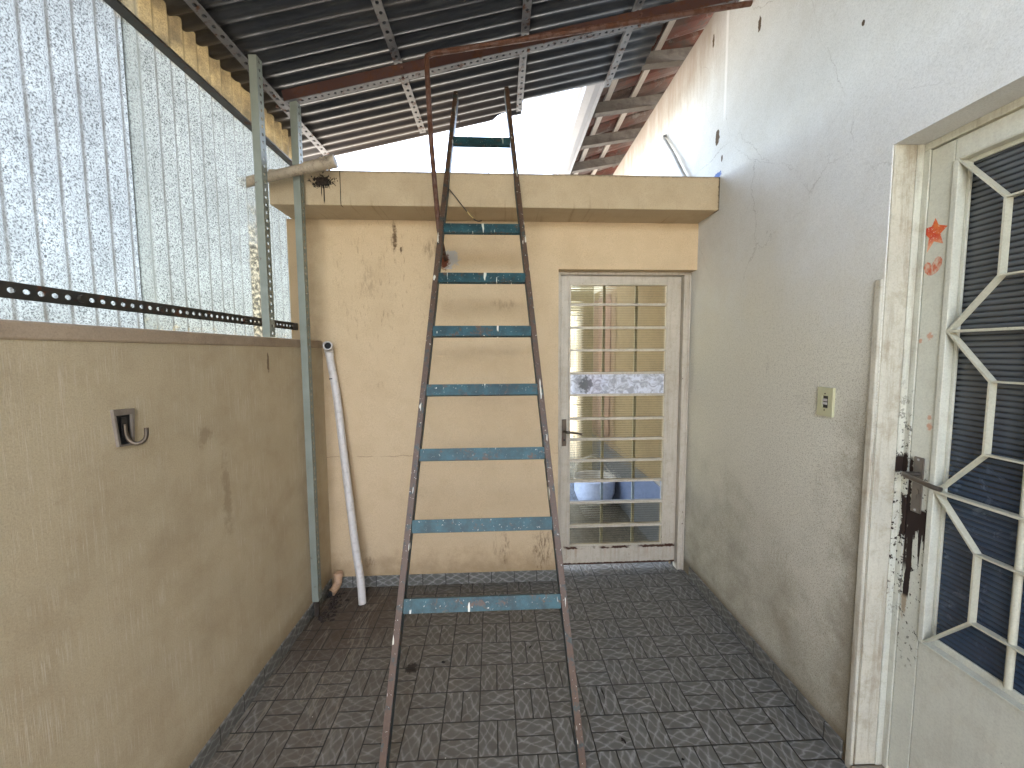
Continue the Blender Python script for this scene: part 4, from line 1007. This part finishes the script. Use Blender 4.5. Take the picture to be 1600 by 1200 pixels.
# open mouth: inner wall
e = pts[-1]; d_ = (pts[-1] - pts[-2]).normalized()
b.tube([e, e - d_ * 0.03], 0.020, 22, cap=False)
a1 = d_.cross(Vector((0, 0, 1))).normalized(); b1 = d_.cross(a1)
ring = []
for k in range(22):
    w = 2 * math.pi * k / 22; ring.append((e + (a1 * math.cos(w) + b1 * math.sin(w)) * 0.0245, e + (a1 * math.cos(w) + b1 * math.sin(w)) * 0.020))
base = len(b.v)
for o_, i_ in ring: b.v += [o_, i_]
for k in range(22):
    k2 = (k + 1) % 22; b.f.append((base + 2 * k, base + 2 * k2, base + 2 * k2 + 1, base + 2 * k + 1))
b.build('elbow', M_pvc, lp, smooth=True)
MB().tube([e - d_ * 0.028, e - d_ * 0.0265], 0.0199, 22).build('bore', M_dark, lp)

MB().tube([(-1.020, 2.4715, 1.352), (-1.0195, 2.4712, 1.346)], 0.0235, 22, cap=False).build('clip', M_blackp, lp)
el = root('drain_elbow', (-1.03, 2.42, 0), 'small stained orange drain elbow in the left floor corner', 'drain')
pts = bez([(-1.037, 2.475, 0.115), (-1.037, 2.472, 0.085), (-1.038, 2.462, 0.060), (-1.047, 2.435, 0.040), (-1.056, 2.41, 0.030)], 5)
MB().tube(pts, 0.024, 18).build('pipe', M_elbow, el, smooth=True)
MB().tube([(-1.037, 2.475, 0.092), (-1.037, 2.475, 0.098), (-1.037, 2.475, 0.118), (-1.037, 2.475, 0.124)], [0.026, 0.0285, 0.0285, 0.026], 18).build('collar', M_elbow, el, smooth=True)
MB().tube([(-1.054, 2.414, 0.031), (-1.0725, 2.4055, 0.0285)], 0.021, 18).build('bore', M_dark, el)

# ================================================================== LADDER
C0 = Vector((-0.0784, 1.5063, 0.5237)); al = 0.3775; lat = -0.0094
Dv = Vector((lat, math.sin(al), math.cos(al))).normalized(); U = Vector((math.cos(0.0226), math.sin(0.0226), 0))
Nn = Dv.cross(U).normalized()            # away from the viewer
if Nn.y < 0: Nn = -Nn
W0, WK, DS = 0.6163, 0.1262, 0.2911
ld = root('ladder', C0 - Dv * (C0.z / Dv.z), 'tall blue green and rusty metal ladder with missing rung, leaning on the slab', 'ladder')
sF = -C0.z / Dv.z; sT = {-1: (3.028 - C0.z) / Dv.z, 1: (3.072 - C0.z) / Dv.z}
for sd in (-1, 1):
    def edge(s): return C0 + Dv * s + U * (sd * (W0 - WK * s) / 2)
    a_, c_ = edge(sF), edge(sT[sd]); o_ = U * sd
    bend = Vector((0, 0, 0))
    b = MB()
    # L section: front leg outwards, side leg back
    b.beam(a_ - Nn * 0.0015, c_ - Nn * 0.0015, o_ * 0.025, Nn * 0.003)
    st = b.build('stile', M_stl, ld, bevel=0.001)
    MB().beam(a_ + Nn * 0.0016, c_ + Nn * 0.0016 - Dv * 0.01, o_ * 0.003, Nn * 0.052).build('flange', M_stl2, st)
for i in (0, 1, 2, 3, 4, 5, 6, 8):
    c = C0 + Dv * (DS * i); w = (W0 - WK * DS * i) / 2 - 0.001
    ang = random.uniform(-.004, .004)
    b = MB(); hh = 0.026; t = 0.003
    rot = Matrix.Rotation(random.uniform(-.05, .05), 3, U); rD = rot @ Dv; rN = rot @ Nn
    P_ = c - U * w - rD * hh + rN * 0.002
    b.add([P_, P_ + U * 2 * w, P_ + U * 2 * w + rD * 2 * hh, P_ + rD * 2 * hh, P_ + rN * t, P_ + U * 2 * w + rN * t, P_ + U * 2 * w + rD * 2 * hh + rN * t, P_ + rD * 2 * hh + rN * t],
          [(0, 1, 2, 3), (7, 6, 5, 4), (0, 4, 5, 1), (1, 5, 6, 2), (2, 6, 7, 3), (3, 7, 4, 0)])
    for e0 in (-hh, hh - t):
        Q_ = c - U * w + rD * e0 + rN * (0.002 + t)
        b.beam(Q_, Q_ + U * 2 * w, rD * t, rN * (0.024 if e0 > 0 else 0.020))
    b.build('rung', M_rung, ld, bevel=0.0012)

# ---- wires
w1 = bez([(-0.275, 2.268, 2.385), (-0.235, 2.262, 2.335), (-0.195, 2.258, 2.283), (-0.144, 2.256, 2.226), (-0.118, 2.215, 2.20), (-0.098, 2.195, 2.196)], 6)
o = MB().tube(w1, 0.0028, 8).build('wire', M_wire, smooth=True, loc=w1[0]); tag(o, 'short black wire hanging from the ladder stile to a rung', 'wire')
MB().tube(w1[14:19], 0.0031, 8).build('bare_end', M_brass, o, smooth=True)
w2 = bez([(-0.262, 2.60, 2.975), (-0.237, 2.6, 2.897), (-0.168, 2.6, 2.822), (-0.114, 2.6, 2.728), (-0.071, 2.6, 2.621), (-0.055, 2.6, 2.489)], 6)
o = MB().tube(w2, 0.0018, 6).build('wire', M_wire, smooth=True, loc=w2[0]); tag(o, 'thin wire curving against the sky between roof sheet and slab', 'wire')

# ---- hook in its box on the left wall
hk = root('wall_hook', (XL, 1.18, 1.29), 'rusty metal hook in a small broken wall box on the half wall', 'hook')
b = MB(); th_ = 0.004
def HQ(y, z, t=0): return (XL + t, y, z)
oc = [(1.150, 1.346), (1.217, 1.342), (1.208, 1.234), (1.160, 1.238)]; ic = [(1.158, 1.328), (1.207, 1.326), (1.201, 1.240), (1.166, 1.242)]
vs = [HQ(*c, 0.009) for c in oc] + [HQ(*c, 0.009) for c in ic] + [HQ(*c, 0.0) for c in oc] + [HQ(*c, 0.001) for c in ic]
fs = []
for k in range(4):
    k2 = (k + 1) % 4; fs += [(k, k2, 4 + k2, 4 + k), (k, 8 + k, 8 + k2, k2), (4 + k, 4 + k2, 12 + k2, 12 + k)]
b.add(vs, fs); b.build('box_rim', M_rim, hk)
MB().add([HQ(*c, 0.0016) for c in ic], [(0, 1, 2, 3)]).build('box_back', M_dark, hk)
MB().box((XL + 0.002, 1.176, 1.262), (XL + 0.006, 1.192, 1.320)).build('backplate', M_blackp, hk)
hp = bez([(XL + 0.005, 1.186, 1.300), (XL + 0.006, 1.187, 1.270), (XL + 0.012, 1.190, 1.250), (XL + 0.026, 1.196, 1.240), (XL + 0.040, 1.203, 1.247), (XL + 0.046, 1.206, 1.262), (XL + 0.047, 1.207, 1.285)], 6)
MB().tube(hp, 0.0055, 12).build('hook', M_tarnish, hk, smooth=True)

# ---- litter on the tiles
def leaf(x, y, L, W, a, label):
    b = MB(); d_ = Vector((math.cos(a), math.sin(a), 0)); n_ = Vector((-d_.y, d_.x, 0)); c = Vector((x, y, 0.003))
    L_, n = [], 7
    top = [c + d_ * (L * (k / (n - 1) - .5)) + n_ * (W * math.sin(math.pi * k / (n - 1)) * (0.6 + .4 * math.sin(k * 2.1))) + Vector((0, 0, .003 * math.sin(k))) for k in range(n)]
    bot = [c + d_ * (L * (k / (n - 1) - .5)) - n_ * (W * math.sin(math.pi * k / (n - 1)) * .7) for k in range(1, n - 1)]
    b.poly(top + bot[::-1], (0, 0, 0.0015))
    o = b.build('dry_leaf', M_leaf, loc=(x, y, 0.003)); tag(o, label, 'leaf', 'dry leaves on the patio tiles')
leaf(0.437, 1.655, 0.07, 0.005, 1.62, 'thin dark leaf lying on the tiles right of the ladder')
leaf(0.462, 1.437, 0.03, 0.009, 2.0, 'small curled dark leaf on the tiles, nearest the right stile of the ladder')
leaf(0.66, 1.36, 0.014, 0.006, 0.4, 'tiny dark leaf scrap on the tiles towards the house door')
leaf(-0.29, 1.86, 0.02, 0.012, 0.3, 'dark crumpled leaf on the tiles between the ladder feet')
leaf(0.14, 1.95, 0.03, 0.006, 1.0, 'narrow dark leaf on the tiles under the lowest rung')
b = MB()
for k in range(120):
    c = Vector((-1.05 + abs(random.gauss(0, .04)), random.uniform(2.18, 2.46), 0.001)); r = random.uniform(.004, .014)
    n = 6; ring = [c + Vector((math.cos(w) * r * random.uniform(.7, 1.2), math.sin(w) * r * random.uniform(.7, 1.2), 0)) for w in [2 * math.pi * k_ / n for k_ in range(n)]]
    b.add(ring + [c + Vector((0, 0, r * .6))], [(i, (i + 1) % n, n) for i in range(n)])
o = b.build('dirt', M_dirt); tag(o, 'loose black dirt along the foot of the half wall', 'dirt', kind='stuff')

# ---- unseen pale wall added behind the viewer to bounce light in
yw = MB().box((-6, -6.2, -0.03), (4, -6.0, 2.4)).build('bounce_wall', M_bounce_wall); tag(yw, 'added pale bounce wall behind the viewer, out of view', 'wall')

# ================================================================== LIGHT
EL, AZ = rad(50), rad(112)        # sun over the house on the right: patio and yard are in open shade
w = D.worlds.new('World'); scene.world = w; w.use_nodes = True
nt = w.node_tree; bg = nt.nodes['Background']; sky = nt.nodes.new('ShaderNodeTexSky')
sky.sky_type = 'NISHITA'; sky.sun_disc = False; sky.sun_elevation = EL; sky.sun_rotation = AZ; sky.air_density = 1.0; sky.dust_density = 2.5; sky.ozone_density = 1.0
hsv = nt.nodes.new('ShaderNodeHueSaturation'); hsv.inputs['Saturation'].default_value = 0.66; nt.links.new(sky.outputs[0], hsv.inputs['Color']); nt.links.new(hsv.outputs[0], bg.inputs[0]); bg.inputs[1].default_value = 0.15
sd_ = Vector((math.sin(AZ) * math.cos(EL), math.cos(AZ) * math.cos(EL), math.sin(EL)))
L = D.lights.new('sun', 'SUN'); L.energy = 4.5; L.angle = rad(0.5); L.color = (1.0, 0.95, 0.87)
lo = D.objects.new('sun', L); COL.objects.link(lo); lo.location = (8, 2, 12); lo.rotation_euler = sd_.to_track_quat('Z', 'Y').to_euler()

# ================================================================== CAMERA
f_px, pitch, yaw, roll = 630.7508, -0.0772, -0.0265, 0.0052
cy, sy = math.cos(yaw), math.sin(yaw); cp, sp = math.cos(pitch), math.sin(pitch); cr, sr = math.cos(roll), math.sin(roll)
Ym = Matrix(((cy, -sy, 0), (sy, cy, 0), (0, 0, 1))); Pm = Matrix(((1, 0, 0), (0, cp, -sp), (0, sp, cp))); Qm = Matrix(((cr, 0, sr), (0, 1, 0), (-sr, 0, cr)))
R = Ym @ Pm @ Qm
right, fwd, upv = R.col[0], R.col[1], R.col[2]
cam = D.cameras.new('camera'); co = D.objects.new('camera', cam); COL.objects.link(co)
co.matrix_world = Matrix(((right.x, upv.x, -fwd.x, 0), (right.y, upv.y, -fwd.y, 0), (right.z, upv.z, -fwd.z, 1.5), (0, 0, 0, 1)))
cam.sensor_width = 36; cam.sensor_fit = 'HORIZONTAL'; cam.lens = f_px / 1600 * 36; cam.clip_start = 0.02; cam.clip_end = 400
scene.camera = co

scene.view_settings.view_transform = 'Standard'; scene.view_settings.look = 'None'
scene.view_settings.gamma = 1.0; scene.view_settings.exposure = 4.35
scene.cycles.max_bounces = 12; scene.cycles.diffuse_bounces = 8; scene.cycles.transparent_max_bounces = 16
scene.cycles.sample_clamp_indirect = 8
scene.cycles.use_denoising = True
